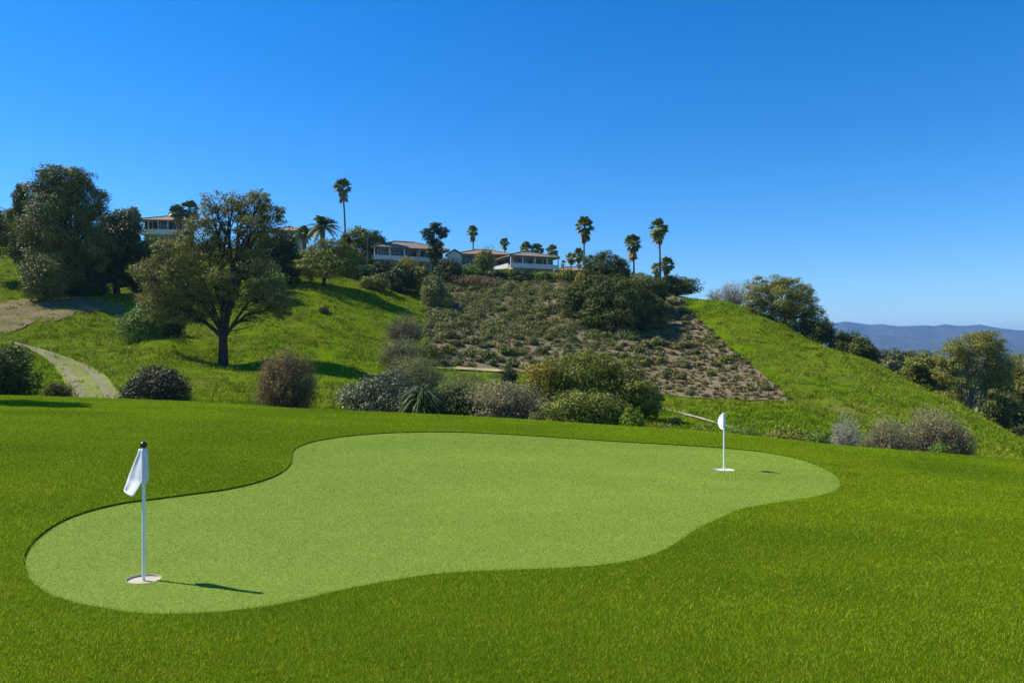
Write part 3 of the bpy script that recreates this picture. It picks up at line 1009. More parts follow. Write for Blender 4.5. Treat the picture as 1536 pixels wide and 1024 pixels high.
# ---- big willowy clump in the middle of the hill
bush('willow_bush', 'domed willowy green bush on the skyline between the left and middle tall palms', 906, 377, 72, 104, 'willow', 6760, 0.27,
     lumps=[(908, 397, 28, 19), (890, 402, 20, 20), (925, 405, 22, 20), (905, 420, 36, 18)], cat='bush', cpl=34, clump=.24)
bush('willow_bush', 'large drooping olive bush at the centre of the dark clump on the dry slope', 922, 412, 90, 90, 'willow', 11700, 0.27,
     lumps=[(918, 436, 32, 26), (900, 455, 26, 30), (935, 460, 30, 32), (915, 482, 38, 20), (945, 440, 24, 22), (890, 478, 24, 18), (925, 495, 30, 10)], cat='bush', cpl=36, clump=.24)
bush('willow_bush', 'brownish drooping bush at the left side of the dark clump on the dry slope', 870, 425, 56, 92, 'willow', 6500, 0.27,
     lumps=[(872, 445, 24, 22), (862, 465, 18, 18), (882, 470, 22, 20), (890, 430, 14, 14)], cat='bush', cpl=30, clump=.24)
bush('willow_bush', 'dark drooping bush at the right side of the dark clump on the dry slope', 972, 440, 62, 91, 'willow', 6760, 0.27,
     lumps=[(972, 460, 28, 22), (988, 470, 16, 20), (960, 478, 24, 22), (978, 490, 22, 12)], cat='bush', cpl=30, clump=.24)
bush('willow_bush', 'greyish bush above the right side of the dark clump under the right tall palm', 970, 418, 56, 98, 'willow', 4160, 0.27,
     lumps=[(965, 430, 26, 14), (985, 436, 18, 14), (950, 434, 18, 14)], cat='bush', cpl=26)

# ---- right ridge
bush('bare_bush', 'pale leafless thicket on the crest left of the big ridge bush', 1102, 419, 56, 106, 'pale_grey', 700, 0.20, cat='bush', stem='pale_twig', twig_n=180, twig_w=0.051)
bush('bare_bush', 'thin low leafless twigs at the left end of the pale thicket on the crest', 1073, 431, 34, 107, 'pale_grey', 160, 0.16, cat='bush', stem='pale_twig', twig_n=78, twig_w=0.044)
tree('ridge_tree', 'wide olive tree leaning down the crest of the right ridge', 'tree', 1175, 96,
     [(1138, 438, 26, 22, 1), (1160, 428, 24, 16, 1), (1185, 432, 26, 18, 1), (1175, 452, 34, 26, 1.1), (1205, 455, 24, 26, 1), (1150, 462, 24, 18, 1), (1222, 478, 20, 22, 1),
      (1195, 478, 30, 24, 1), (1234, 494, 13, 20, .8), (1215, 500, 20, 14, .8), (1150, 476, 26, 14, .9), (1180, 488, 30, 14, .9), (1128, 456, 16, 14, .7)], 'olive', 17000, 0.23, 0.3, (1180, 475), clump=.24, cpl=32)
bush('ridge_bush', 'black green bush right behind the lower end of the wide ridge tree', 1228, 480, 52, 93, 'dark', 3200, 0.28, cat='bush')
bush('ridge_bush', 'dark bush on the ridge between the wide ridge tree and the last ridge bush', 1264, 496, 44, 91, 'dark', 3000, 0.27, cat='bush')
bush('ridge_bush', 'last green topped bush down the ridge before the far valley opens', 1292, 506, 44, 89, 'willow', 3000, 0.27, cat='bush')

# ---- trees in the valley right
tree('pale_trunk_tree', 'large olive tree with a forked pale trunk behind the right ridge', 'tree', 1455, 82,
     [(1452, 516, 34, 20, 1), (1478, 512, 24, 18, .8), (1428, 535, 24, 26, 1), (1470, 540, 36, 26, 1), (1500, 545, 24, 26, .9), (1438, 566, 24, 22, .8),
      (1492, 574, 26, 24, .9), (1508, 578, 18, 22, .8), (1420, 560, 18, 18, .7)], 'olive', 16000, 0.20, 0.20, (1455, 612), bark='pale_bark',
     clump=.24, cpl=32, limbs=1.15)
tree('valley_tree', 'rounded dark green tree left of the pale trunk tree behind the right ridge', 'tree', 1388, 92,
     [(1382, 543, 24, 16, 1), (1398, 558, 26, 20, 1), (1372, 560, 18, 16, .8), (1412, 575, 22, 20, 1), (1390, 580, 26, 16, 1)], 'olive_green', 6000, 0.28, 0.25, (1390, 595))
tree('valley_tree', 'bare topped olive tree cut by the right edge of the photo', 'tree', 1532, 86,
     [(1530, 556, 20, 22, .7), (1548, 575, 26, 30, 1), (1525, 590, 24, 26, 1), (1540, 615, 28, 28, 1)], 'olive', 6500, 0.26, 0.25, (1534, 630))
tree('valley_tree', 'dark leafy tree low behind the ridge between the pale trunk and the right edge', 'tree', 1500, 80,
     [(1490, 605, 24, 20, 1), (1512, 618, 22, 22, 1), (1480, 622, 16, 14, .8), (1525, 640, 20, 18, 1), (1500, 635, 22, 16, 1)], 'gum', 6000, 0.26, 0.25, (1502, 645))
tree('valley_tree', 'dark tree filling the gap low at the right edge behind the ridge', 'tree', 1545, 78,
     [(1540, 650, 22, 22, 1), (1560, 640, 28, 28, 1), (1522, 655, 16, 14, .8)], 'dark', 3500, 0.26, 0.25, (1545, 665))
tree('valley_tree', 'brown leaved low tree beside the foot of the pale forked trunk', 'tree', 1428, 88,
     [(1426, 596, 18, 14, 1), (1440, 606, 16, 12, .8), (1416, 600, 12, 10, .6)], 'olive', 2200, 0.24, 0.2, (1428, 612))
for lab, x, yt, w, Y, mt in [
    ('hazy grey tree farthest left in the valley gap beside the last ridge bush', 1322, 522, 30, 165, 'far_leaf'),
    ('hazy dark tree in the middle of the valley gap left of the rounded dark tree', 1348, 523, 36, 150, 'far_leaf'),
    ('hazy tree touching the rounded dark tree behind the ridge', 1366, 526, 30, 185, 'far_leaf'),
    ('pale hazy tree just above the ridge line in the valley gap', 1336, 538, 26, 135, 'greygreen')]:
    s_ = w / 2
    tree('valley_tree', lab, 'tree', x, Y, [(x, yt + s_ * .7, s_ * .8, s_ * .7), (x - s_ * .5, yt + s_ * 1.3, s_ * .6, s_ * .7), (x + s_ * .5, yt + s_ * 1.2, s_ * .6, s_ * .7), (x, yt + s_ * 1.9, s_ * .9, s_ * .8)],
         mt, 2200, 0.45, 0.25, (x, yt + s_ * 1.5), group='hazy trees in the valley gap')

# ---- the row of shrubs just beyond the lawn
bush('round_shrub', 'low dome of very dark glossy leaves at the lawn edge, right of the dirt road', 234, 546, 110, 33, 'black_green', 9000, 0.085, ybot=622, clump=.2, cpl=60, aspect=.6)
bush('twiggy_shrub', 'tall rounded brown twiggy shrub at the lawn edge below the big spreading tree', 431, 521, 98, 33, 'brown', 8000, 0.115, ybot=628, stem='twig', twig_n=660, twig_w=0.017, aspect=.3, clump=.22, cpl=60)
bush('silver_shrub', 'wide shrub of glittering silver leaves at the lawn edge, left of the strap leaved plant', 574, 552, 136, 29, 'silver', 6500, 0.10, ybot=640, aspect=.5, clump=.26, cpl=50)
bush('leafy_shrub', 'dark shrub between the strap leaved plant and the grey twiggy shrub', 670, 574, 92, 28.8, 'dark', 4600, 0.10, ybot=645, aspect=.5)
bush('feathery_shrub', 'feathery grey green shrub standing behind the dark shrub and the strap leaved plant', 700, 558, 110, 36, 'greygreen', 6000, 0.12, ybot=640, aspect=.22, stem='twig', twig_n=180, twig_w=0.017)
bush('twiggy_shrub', 'wide grey twiggy shrub at the lawn edge, near the middle of the photo', 758, 570, 138, 29, 'grey', 6000, 0.11, ybot=652, stem='twig', twig_n=780, twig_w=0.015, aspect=.3)
bush('small_shrub', 'tiny pale mint shrub on the lawn edge between the grey twiggy and the olive shrub', 803, 618, 26, 25, 'greygreen', 900, 0.06, ybot=644, aspect=.5)
bush('leafy_shrub', 'golden olive shrub behind the grey twiggy shrub below the dry slope', 818, 541, 90, 40, 'gold', 7000, 0.13, ybot=640, clump=.22, cpl=50)
bush('big_shrub', 'biggest dark olive shrub of the lawn edge row, under the dry slope', 890, 527, 190, 41, 'olive_green', 15000, 0.14, ybot=640,
     lumps=[(862, 562, 44, 32), (895, 556, 40, 30), (925, 570, 40, 34), (955, 590, 34, 36), (975, 605, 20, 26), (900, 595, 60, 36), (850, 590, 36, 34), (880, 545, 26, 16)], clump=.22, cpl=50)
bush('leafy_shrub', 'rounded olive green shrub at the lawn edge in front of the biggest dark shrub', 873, 584, 132, 27.5, 'olive_green', 9500, 0.10, ybot=658, clump=.22, cpl=50)
bush('small_shrub', 'upright yellow green shrub at the right end of the olive shrubs on the lawn edge', 948, 611, 36, 26, 'lime', 1700, 0.085, ybot=662)
bush('small_shrub', 'leafy green shrub wedged between the olive shrub and the yellow green one', 922, 616, 44, 27, 'mid', 1900, 0.09, ybot=660)
bush('small_shrub', 'small black green ball shrub on the grass beside the pale footpath', 1012, 626, 22, 38, 'dark', 900, 0.11)
for lab, x, yt, w, Y, mt in [
    ('low brownish groundcover mound nearest the yellow green shrub', 990, 636, 70, 27, 'tuft'),
    ('low green mound along the lawn edge left of the far flag', 1045, 642, 72, 27, 'olive_green'),
    ('low leafy mound along the lawn edge just right of the far flag', 1118, 639, 84, 27, 'mid'),
    ('low dark mound along the lawn edge midway between far flag and whitish shrub', 1178, 640, 78, 26, 'olive_green'),
    ('low dark mound at the lawn edge touching the whitish shrub', 1226, 644, 62, 25.5, 'mid')]:
    bush('low_shrub', lab, x, yt, w, Y, mt, 3000, 0.085, ybot=HY + 6.0 * F / Y * .62 + 20, group='low mounds along the lawn edge', cat='shrub')
bush('twiggy_shrub', 'small whitish leafless shrub at the right lawn edge', 1269, 619, 52, 24.5, 'pale_grey', 900, 0.055, ybot=690, stem='pale_twig', twig_n=372, twig_w=0.012, aspect=.3)
bush('twiggy_shrub', 'grey brown rounded shrub second of the right lawn edge group', 1335, 623, 82, 24.5, 'grey', 3800, 0.065, ybot=700, stem='twig', twig_n=420, twig_w=0.014, aspect=.3)
bush('twiggy_shrub', 'tallest pale grey shrub of the right lawn edge group', 1396, 608, 90, 25.5, 'grey', 4800, 0.065, ybot=702, stem='twig', twig_n=540, twig_w=0.014, aspect=.3)
bush('twiggy_shrub', 'rightmost grey shrub of the lawn edge group, leaning to the grass', 1436, 629, 56, 25, 'grey', 2400, 0.065, ybot=704, stem='twig', twig_n=300, twig_w=0.014, aspect=.3)
bush('small_shrub', 'small green shrub tucked low in front of the tallest pale grey shrub', 1412, 660, 34, 23.5, 'mid', 1100, 0.06, ybot=706)
bush('small_shrub', 'low grey scrub between the whitish shrub and the grey brown shrub', 1300, 652, 34, 24, 'grey', 1200, 0.055, ybot=700, stem='twig', twig_n=96, twig_w=0.010, aspect=.3)
bush('twiggy_shrub', 'round grey leafless shrub on the grass at the left border of the dry slope', 608, 468, 66, 72, 'grey', 2400, 0.13, stem='twig', twig_n=540, twig_w=0.034, aspect=.25)
bush('twiggy_shrub', 'loose grey green shrub below the round leafless one beside the dry slope', 602, 506, 78, 60, 'greygreen', 3600, 0.15, stem='twig', twig_n=240, twig_w=0.027, aspect=.3)
bush('twiggy_shrub', 'grey feathery shrub behind the silver leaved shrub', 622, 532, 104, 46, 'greygreen', 4600, 0.12, stem='twig', twig_n=240, twig_w=0.020, aspect=.3)
bush('small_shrub', 'dark shrub at the right end of the straw coloured path', 762, 552, 30, 58, 'dark', 1200, 0.15)
bush('leafy_shrub', 'green bush sitting in the fold of the grass left of the big spreading tree', 214, 459, 74, 62, 'mid', 5500, 0.17, cpl=40)
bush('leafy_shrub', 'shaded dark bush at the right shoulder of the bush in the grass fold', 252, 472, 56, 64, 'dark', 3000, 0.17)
bush('leafy_shrub', 'dark leafy shrub cut by the left edge of the photo beside the dirt road', 8, 511, 96, 30, 'dark', 6500, 0.13, ybot=625, aspect=.35, clump=.3)
bush('small_shrub', 'low brown green tuft at the lawn edge left of the dirt road', 88, 574, 44, 31, 'tuft', 1600, 0.09, ybot=620)
bush('small_shrub', 'single dark scrub plant on the open left grass slope', 486, 458, 18, 80.5, 'tuft', 400, 0.16)
bush('leafy_shrub', 'green scrub on the strip of grass between the grey shrubs and the dry slope', 640, 510, 40, 66, 'olive_green', 1800, 0.16)


# strap leaved plant
def strap_plant():
    SEED[0] += 1
    rng = np.random.default_rng(SEED[0])
    Y = 27.6
    org = np.array([(632 - CX) / F * Y, Y, (HY - 648) / F * Y])
    o = empty('strap_plant', org, 'plant of long arching strap leaves between the silver shrub and a dark shrub', 'plant')
    mb_ = MB()
    tube(mb_, [(0, 0, -0.1), (0.02, 0, 0.7), (0, 0, 1.45)], [0.10, 0.08, 0.07], 8)
    mb_.build('trunk', M['bark'], o)
    mb_ = MB()
    for k in range(260):
        a = rng.random() * 2 * PI
        el = 0.25 + 1.15 * rng.random()
        L = 0.85 + 0.5 * rng.random()
        z0 = 0.85 + 0.65 * rng.random()
        d = np.array([math.cos(a), math.sin(a), 0])
        t = np.linspace(0, 1, 7)
        p = d * (np.cos(el) * L * t + 0.12 * t * t)[:, None] + np.array([0, 0, 1.0]) * (z0 + np.sin(el) * L * t - (0.75 + 0.3 * rng.random()) * t ** 2.2)[:, None]
        sd = np.cross(d, [0, 0, 1.0]) * 1.0
        w = 0.024 * np.array([0.5, 1, 1.1, 1.0, 0.8, 0.5, 0.05])
        V = np.concatenate([p - sd * w[:, None], p + sd * w[:, None]])
        j = np.arange(6)
        mb_.add(V, np.column_stack([j, j + 1, j + 8, j + 7]), rnd=rng.random(), clp=rng.random())
    mb_.build('leaves', M['strap'], o, smooth=True)


strap_plant()


# ---------------------------------------------------------------- palms
def fan_frond(mb_, c, d, L, spread, rng, droop, seg=13):
    d = unit(d)
    up = np.array([0, 0, 1.0])
    side = unit(np.cross(d, up) + 1e-6)
    nrm = np.cross(side, d)
    pet = c + d * L * 0.45
    w = L * 0.014
    V = [c - side * w, c + side * w, pet + side * w * .6, pet - side * w * .6]
    mb_.add(V, [[0, 1, 2, 3]], rnd=rng.random(), clp=0.9)
    an = np.linspace(-spread, spread, seg)
    for a in an:
        q = d * math.cos(a) + side * math.sin(a)
        ln = L * 0.62 * (1 - 0.25 * abs(a) / spread)
        tip = pet + q * ln + np.array([0, 0, -droop * L * (0.5 + 0.5 * rng.random())])
        s2 = unit(np.cross(q, nrm)) * L * 0.066
        m_ = pet + q * ln * 0.6 + nrm * L * 0.03
        mb_.add([pet, m_ - s2, tip, m_ + s2], [[0, 1, 2, 3]], rnd=rng.random(), clp=rng.random())


def fan_palm(label, x, yc, rpx, Y, skirt=1.0, mat='palm', lean=0.0, trunk_px=4.0, squash=1.15, nf=66):
    SEED[0] += 1
    rng = np.random.default_rng(SEED[0])
    s = Y / F
    bx = (x + lean - CX) / F * Y
    org = np.array([bx, Y, float(terr(bx, Y)) - 0.2])
    o = empty('fan_palm', org, label, 'palm tree', 'fan palms on the hilltop')
    c = at(x, yc, Y) - org
    Rr = rpx * s * 1.1
    mb_ = MB()
    t = np.linspace(0, 1, 12)[:, None]
    p = c * t
    p[:, 0] += np.sin(t[:, 0] * PI) * 0.012 * c[2] * (1 if rng.random() > .5 else -1)
    p[0, 2] = -0.3
    rr = trunk_px * s / 2 * 0.82 * (0.75 + 0.45 * (1 - t[:, 0]) ** 3)
    tube(mb_, p, rr, 8)
    mb_.build('trunk', M['palm_bark'], o, smooth=True)
    mb_ = MB()
    for k in range(nf):
        a = rng.random() * 2 * PI
        el = -0.75 + 2.15 * rng.random() ** 0.85
        d = np.array([math.cos(a) * math.cos(el), math.sin(a) * math.cos(el), math.sin(el) * squash])
        fan_frond(mb_, c, d, Rr * (0.92 + 0.32 * rng.random()), 1.15, rng, 0.10 + 0.15 * rng.random())
    mb_.build('crown', M[mat], o)
    if skirt > 0:
        mb_ = MB()
        for k in range(int(34 * skirt)):
            a = rng.random() * 2 * PI
            el = -0.75 - 0.7 * rng.random()
            d = np.array([math.cos(a) * math.cos(el), math.sin(a) * math.cos(el), math.sin(el)])
            fan_frond(mb_, c + np.array([0, 0, -Rr * (0.15 + 0.8 * rng.random() * skirt)]), d, Rr * (0.65 + 0.35 * rng.random()), 0.7, rng, 0.2, 9)
        mb_.build('dry_fronds', M['palm_dry'], o)
    return o


fan_palm('tallest slender fan palm, alone on the skyline above the domed tree', 514, 281, 12, 126, 1.0, lean=4, trunk_px=4.2, squash=1.3)
fan_palm('tall fan palm left of the domed willowy bush on the skyline', 877, 340, 13, 113, 1.0, trunk_px=4.2, squash=1.3)
fan_palm('shorter shaggy skirted fan palm between two taller fan palms on the right', 949, 365, 12, 112, 1.25, trunk_px=4.0, squash=1.25, lean=2)
fan_palm('rightmost big fan palm, its trunk standing at the top of the right grass slope', 988, 343, 13, 111, 0.9, trunk_px=4.4, squash=1.2, lean=2)
fan_palm('bushy pale headed fan palm low behind the rightmost big palm', 1000, 398, 11, 124, 1.2, trunk_px=5)
fan_palm('pale grey fan palm half hidden left of the bushy palm behind the rightmost big palm', 985, 404, 9, 125, 0.8, mat='palm_pale', trunk_px=4)
fan_palm('small fan palm rising behind the orange brown roof', 709, 347, 8, 142, 1.0, trunk_px=3.4, squash=1.2)
fan_palm('smallest fan palm over the left slope of the tan roof', 757, 365, 7, 146, 0.4, trunk_px=2.8)
fan_palm('left one of two fan palm heads peeping over the tan roof ridge', 790, 374, 10, 142, 0.3, trunk_px=4)
fan_palm('right one of two fan palm heads peeping over the tan roof ridge', 806, 376, 10, 143, 0.3, trunk_px=4)
fan_palm('fan palm standing free just right of the tan roofed house', 828, 377, 9, 132, 0.5, trunk_px=3.4)
fan_palm('dark fan palm close left of the trunk of the leftmost big palm', 868, 382, 9, 132, 0.5, trunk_px=3.6)
fan_palm('pale thin fan palm over the low rust roof', 856, 388, 8, 136, 0.2, mat='palm_pale', trunk_px=2.6)
fan_palm('tiny fan palm at the left end of the low rust roof', 845, 396, 5, 138, 0.0, trunk_px=3, nf=24)
fan_palm('left fan palm of the pair beside the columned house', 266, 320, 12, 136, 0.3, trunk_px=3.2)
fan_palm('right higher fan palm of the pair beside the columned house', 284, 315, 13, 138, 0.3, trunk_px=3.2)


def date_palm(label, x, yc, rpx, Y, n=75):
    SEED[0] += 1
    rng = np.random.default_rng(SEED[0])
    s = Y / F
    bx = (x - CX) / F * Y
    org = np.array([bx, Y, float(terr(bx, Y)) - 0.2])
    o = empty('date_palm', org, label, 'palm tree', 'feather palms beside the tallest palm')
    c = at(x, yc, Y) - org
    Rr = rpx * s
    mb_ = MB()
    tube(mb_, [(0, 0, -.3), c * .5, c * .9, c], [0.42, 0.36, 0.42, 0.3], 9)
    mb_.build('trunk', M['palm_bark'], o, smooth=True)
    mb_ = MB()
    for k in range(n):
        a = rng.random() * 2 * PI
        el = -0.35 + 1.75 * rng.random() ** 0.85
        L = Rr * (0.95 + 0.25 * rng.random())
        t = np.linspace(0, 1, 12)
        d = np.array([math.cos(a), math.sin(a), 0])
        p = c + d * (math.cos(el) * L * t)[:, None] + np.array([0, 0, 1.0]) * (math.sin(el) * L * t - 0.42 * L * t ** 2.3)[:, None]
        sd = np.cross(d, [0, 0, 1.0])
        tg = unit(np.gradient(p, axis=0))
        w = L * 0.010
        V = np.concatenate([p - sd * w, p + sd * w])
        j = np.arange(11)
        mb_.add(V, np.column_stack([j, j + 1, j + 13, j + 12]), rnd=rng.random(), clp=0.8)
        for q in range(2, 12):
            for sg in (-1, 1):
                for h_ in (0, 0.5):
                    ll = L * 0.22 * math.sin(PI * (0.15 + 0.8 * (q + h_) / 12.5))
                    pp = p[q] - (p[q] - p[q - 1]) * h_
                    tip = pp + (sd * sg * 0.85 + tg[q] * 0.6 + np.array([0, 0, -0.15])) * ll
                    ww = tg[q] * L * 0.032
                    mb_.add([pp - ww, pp + ww, tip], [[0, 1, 2]], rnd=rng.random(), clp=rng.random())
    mb_.build('crown', M['palm'], o)


date_palm('bigger feather palm with arching fronds left of the tallest palm', 484, 340, 25, 119)
date_palm('smaller feather palm just left of the bigger one', 456, 352, 20, 122, 60)


# ---------------------------------------------------------------- houses
def house(label, name, xc, Y, ang, L1, L2, y_eave, y_apex, y_pt, y_pb, y_gr, n1, n2, wall='cream', roof='roof_tan', ov=0.9,
          posts=True, wing=None, tower=None, frame='frame'):
    org = at(xc, y_gr, Y)
    gz = float(terr(org[0], Y))
    z0 = min(org[2], gz) - 0.8
    org = np.array([org[0], Y, z0])
    o = empty(name, org, label, 'house', 'houses on the hilltop')
    s = Y / F
    ze, za, zt, zb = [(HY - v) * s - z0 for v in (y_eave, y_apex, y_pt, y_pb)]
    r = np.array([math.cos(ang), math.sin(ang), 0])
    l = np.array([-math.sin(ang), math.cos(ang), 0])
    ctr = r * L1 / 2 + l * L2 / 2

    def P(a, b, z):
        return r * a + l * b + np.array([0, 0, z])
    m_ = MB()
    box(m_, ctr + np.array([0, 0, ze / 2]), (L1, L2, ze), ang)
    m_.build('wall', M[wall], o)
    # hip roof
    q = min(L1, L2) / 2
    c0 = [P(-ov, -ov, ze - .12), P(L1 + ov, -ov, ze - .12), P(L1 + ov, L2 + ov, ze - .12), P(-ov, L2 + ov, ze - .12)]
    c1 = [v + np.array([0, 0, .22]) for v in c0]
    if L1 >= L2:
        rg = [P(q, L2 / 2, za), P(L1 - q, L2 / 2, za)]
        fr = [[4, 5, 9, 8], [6, 7, 8, 9]]
        ft = [[5, 6, 9], [7, 4, 8]]
    else:
        rg = [P(L1 / 2, q, za), P(L1 / 2, L2 - q, za)]
        fr = [[5, 6, 9, 8], [7, 4, 8, 9]]
        ft = [[4, 5, 8], [6, 7, 9]]
    m_ = MB()
    V = np.array(c0 + c1 + rg)
    m_.add(V, [[3, 2, 1, 0], [0, 1, 5, 4], [1, 2, 6, 5], [2, 3, 7, 6], [3, 0, 4, 7]] + fr)
    m_.add(V, ft)
    rf = m_.build('roof', M[roof], o)
    m_ = MB()
    for i_, j_ in ((c1[0], rg[0]), (c1[1], rg[1] if L1 >= L2 else rg[0]), (rg[0], rg[1])):
        tube(m_, [i_ + [0, 0, .05], (i_ + j_) / 2 + [0, 0, .05], j_ + [0, 0, .05]], [.12, .12, .12], 6)
    m_.build('ridge_tiles', M[roof], rf)
    # balcony parapet along the two seen sides
    d = 0.75
    if zt > zb:
        m_ = MB()
        hb = zt - zb
        box(m_, P(L1 / 2, -d, zb + hb / 2), (L1 + 2 * d, 0.14, hb), ang)
        box(m_, P(-d, L2 / 2 + .07, zb + hb / 2), (0.14, L2, hb), ang)
        box(m_, P(L1 / 2 - d / 2, -d / 2, zb + 0.08), (L1 + d - .2, d - .15, 0.12), ang)
        m_.build('balcony', M['white'], o)
    # windows, one per bay
    top = ze - 0.32

    def win(a0, a1, side, lo, hi):
        c = (a0 + a1) / 2
        w_ = a1 - a0
        hgt = hi - lo
        f_ = MB()
        g_ = MB()
        fw = 0.09
        if side == 0:
            pos = lambda a, off, z: P(a, -off, z)
            sz = lambda w__, t, h_: (w__, t, h_)
        else:
            pos = lambda a, off, z: P(-off, a, z)
            sz = lambda w__, t, h_: (t, w__, h_)
        box(f_, pos(c, 0.05, lo + fw / 2), sz(w_, 0.10, fw), ang)
        box(f_, pos(c, 0.05, hi - fw / 2), sz(w_, 0.10, fw), ang)
        for e in (a0 + fw / 2, c, a1 - fw / 2):
            box(f_, pos(e, 0.045, (lo + hi) / 2), sz(fw if e != c else fw * .6, 0.088, hgt - 2 * fw), ang)
        box(g_, pos(c, 0.015, (lo + hi) / 2), sz(w_ - fw, 0.03, hgt - fw), ang)
        fo = f_.build('window', M[frame], o)
        g_.build('pane', M['glass'], fo)
    for n_, LL, side in ((n1, L1, 0), (n2, L2, 1)):
        for k in range(n_):
            a0 = LL * (k + 0.10) / n_
            a1 = LL * (k + 0.90) / n_
            win(a0, a1, side, max(zt + 0.02, zb + .3) if zt > zb else ze - 1.7, top)
            if zb > 1.8 and zt > zb:
                win(a0 + .1, a1 - .1, side, zb - 1.75, zb - 0.35)
    if posts:
        for k in range(n1 + 1):
            m_ = MB()
            a = -d + (L1 + 2 * d) * k / n1
            box(m_, P(min(max(a, -d + .1), L1 + d - .1), -d + .02, (zt + ze - .12) / 2), (0.16, 0.16, ze - .12 - zt), ang)
            m_.build('post', M['white'], o)
    if wing:
        a, b, w_, dp, zw, zr_ = wing
        zw, zr_ = [(HY - v) * s - z0 for v in (zw, zr_)]
        m_ = MB()
        box(m_, P(a, b, zw / 2), (w_, dp, zw), ang)
        V = [P(a - w_ / 2, b - dp / 2, zw), P(a + w_ / 2, b - dp / 2, zw), P(a, b - dp / 2, zr_ - .1)]
        m_.add(np.array(V), [[0, 1, 2]])
        m_.build('gable_wall', M['white'], o)
        m_ = MB()
        for sg in (-1, 1):
            e0, e1 = P(a + sg * (w_ / 2 + .35), b - dp / 2 - .4, zw - .12), P(a + sg * (w_ / 2 + .35), b + dp / 2, zw - .12)
            g0, g1 = P(a, b - dp / 2 - .4, zr_), P(a, b + dp / 2, zr_)
            up_ = np.array([0, 0, .14])
            V = np.array([e0, e1, g1, g0, e0 + up_, e1 + up_, g1 + up_, g0 + up_])
            m_.add(V, [[0, 1, 2, 3], [4, 5, 6, 7], [0, 1, 5, 4], [0, 3, 7, 4], [1, 2, 6, 5]])
        m_.build('gable_roof', M['roof_tan'], o)
    if tower:
        a, b, w_, ztp = tower
        ztp = (HY - ztp) * s - z0
        m_ = MB()
        box(m_, P(a, b, ztp / 2), (w_, w_, ztp), ang)
        box(m_, P(a, b, ztp + .08), (w_ + .3, w_ + .3, .16), ang)
        t_ = m_.build('chimney_tower', M['white'], o)
        m_ = MB()
        box(m_, P(a + .1, b - w_ / 2 - .012, ztp - .9), (.35, .03, .8), ang)
        m_.build('window', M['glass'], t_)
    return o


house('house with blue tinted white balcony and tan hip roof left of the tufted tree', 'balcony_house', 566, 122, R(24), 11.5, 8.0, 371, 355.5, 383, 390, 400, 5, 2)
house('tan roofed house with a long white balcony at the centre of the hilltop', 'balcony_house', 769, 123, R(24), 7.6, 6.6, 384, 373, 395, 402, 411, 4, 2)
house('white walled house with a gabled wing and orange brown roof between the balcony houses', 'gabled_house', 692, 134, R(8), 8.4, 6.0, 382, 371, 396, 396, 406, 3, 1,
      wall='cream', roof='roof_rust', posts=False, wing=(-1.3, 1.0, 2.6, 4.0, 383, 376))
house('columned house with rust tile roof behind trees at the upper left', 'columned_house', 217, 139, R(6), 7.2, 6.0, 331, 320, 344.5, 352, 362, 5, 1,
      wall='greywall', roof='roof_rust', tower=(-2.2, 1.0, 1.2, 316))
house('house showing only its rust roof corner between the big spreading tree and the feather palms', 'hidden_house', 412, 142, R(6), 5.2, 5.0, 347, 337, 360, 360, 375, 2, 1,
      wall='cream', roof='roof_rust', posts=False)
house('house whose low rust roof shows on the skyline left of the big willowy bush', 'low_house', 838, 140, R(12), 7.0, 5.0, 406, 398, 415, 415, 420, 3, 1,
      wall='cream', roof='roof_rust', posts=False)


# leaning lamp post by the balcony house
def lamp_post():
    Y = 116.0
    base = at(551, 395, Y)
    base[2] = float(terr(base[0], Y)) - 0.1
    o = empty('street_lamp', base, 'thin grey lamp post with a bent arm beside the blue tinted balcony', 'street lamp')
    m_ = MB()
    tp = at(551.5, 358, Y) - base
    e = at(556, 350.5, Y) - base
    tube(m_, [(0, 0, -.2), tp * .5, tp], [.11, .09, .07], 8)
    m_.build('pole', M['palm_bark'], o, smooth=True)
    m_ = MB()
    tube(m_, [tp, tp * .55 + e * .45 + [0, 0, .12], e], [.07, .06, .09], 8)
    m_.build('arm', M['palm_bark'], o, smooth=True)


lamp_post()


# ---------------------------------------------------------------- soil, roads and paths on the hill
def hp(pts, n=4, wob=2.0, Y0=None):
    return [hit(x, y, Y0) for x, y in densify(pts, n, wob)]


SOIL_PX = [(668, 424), (652, 440), (640, 470), (640, 500), (644, 530), (656, 553), (755, 556), (800, 561), (900, 578), (985, 592), (1080, 600), (1184, 602), (1160, 577),
           (1110, 537), (1062, 493), (1024, 462), (1003, 447), (955, 432), (880, 426), (780, 421), (700, 418)]
cdt_sheet('dry_soil', hp(SOIL_PX, 5, 3.0), 0.8, lambda X, Y: terr(X, Y) + 0.09, M['soil'])
tag(bpy.data.objects['dry_soil'], 'bare brown soil of the planted dry slope', 'soil')
BARE_PX = [(-40, 458), (0, 455), (60, 450), (100, 440), (130, 446), (165, 455), (190, 462), (182, 474), (150, 466), (120, 470), (90, 480), (50, 484), (20, 500), (-40, 505)]
cdt_sheet('bare_ground', hp(BARE_PX, 6, 7.0), 0.6, lambda X, Y: terr(X, Y) + 0.08, M['bare'])
tag(bpy.data.objects['bare_ground'], 'bare brownish ground on the left hill below the gum trees', 'soil')
RR = [(28, 516), (58, 523), (86, 533), (118, 545), (148, 559), (168, 577), (183, 599)]
RL = [(13, 514), (40, 524), (62, 535), (78, 549), (92, 566), (100, 582), (104, 599)]
RRw, RLw = [hit(*p) for p in RR], [hit(*p) for p in RL]


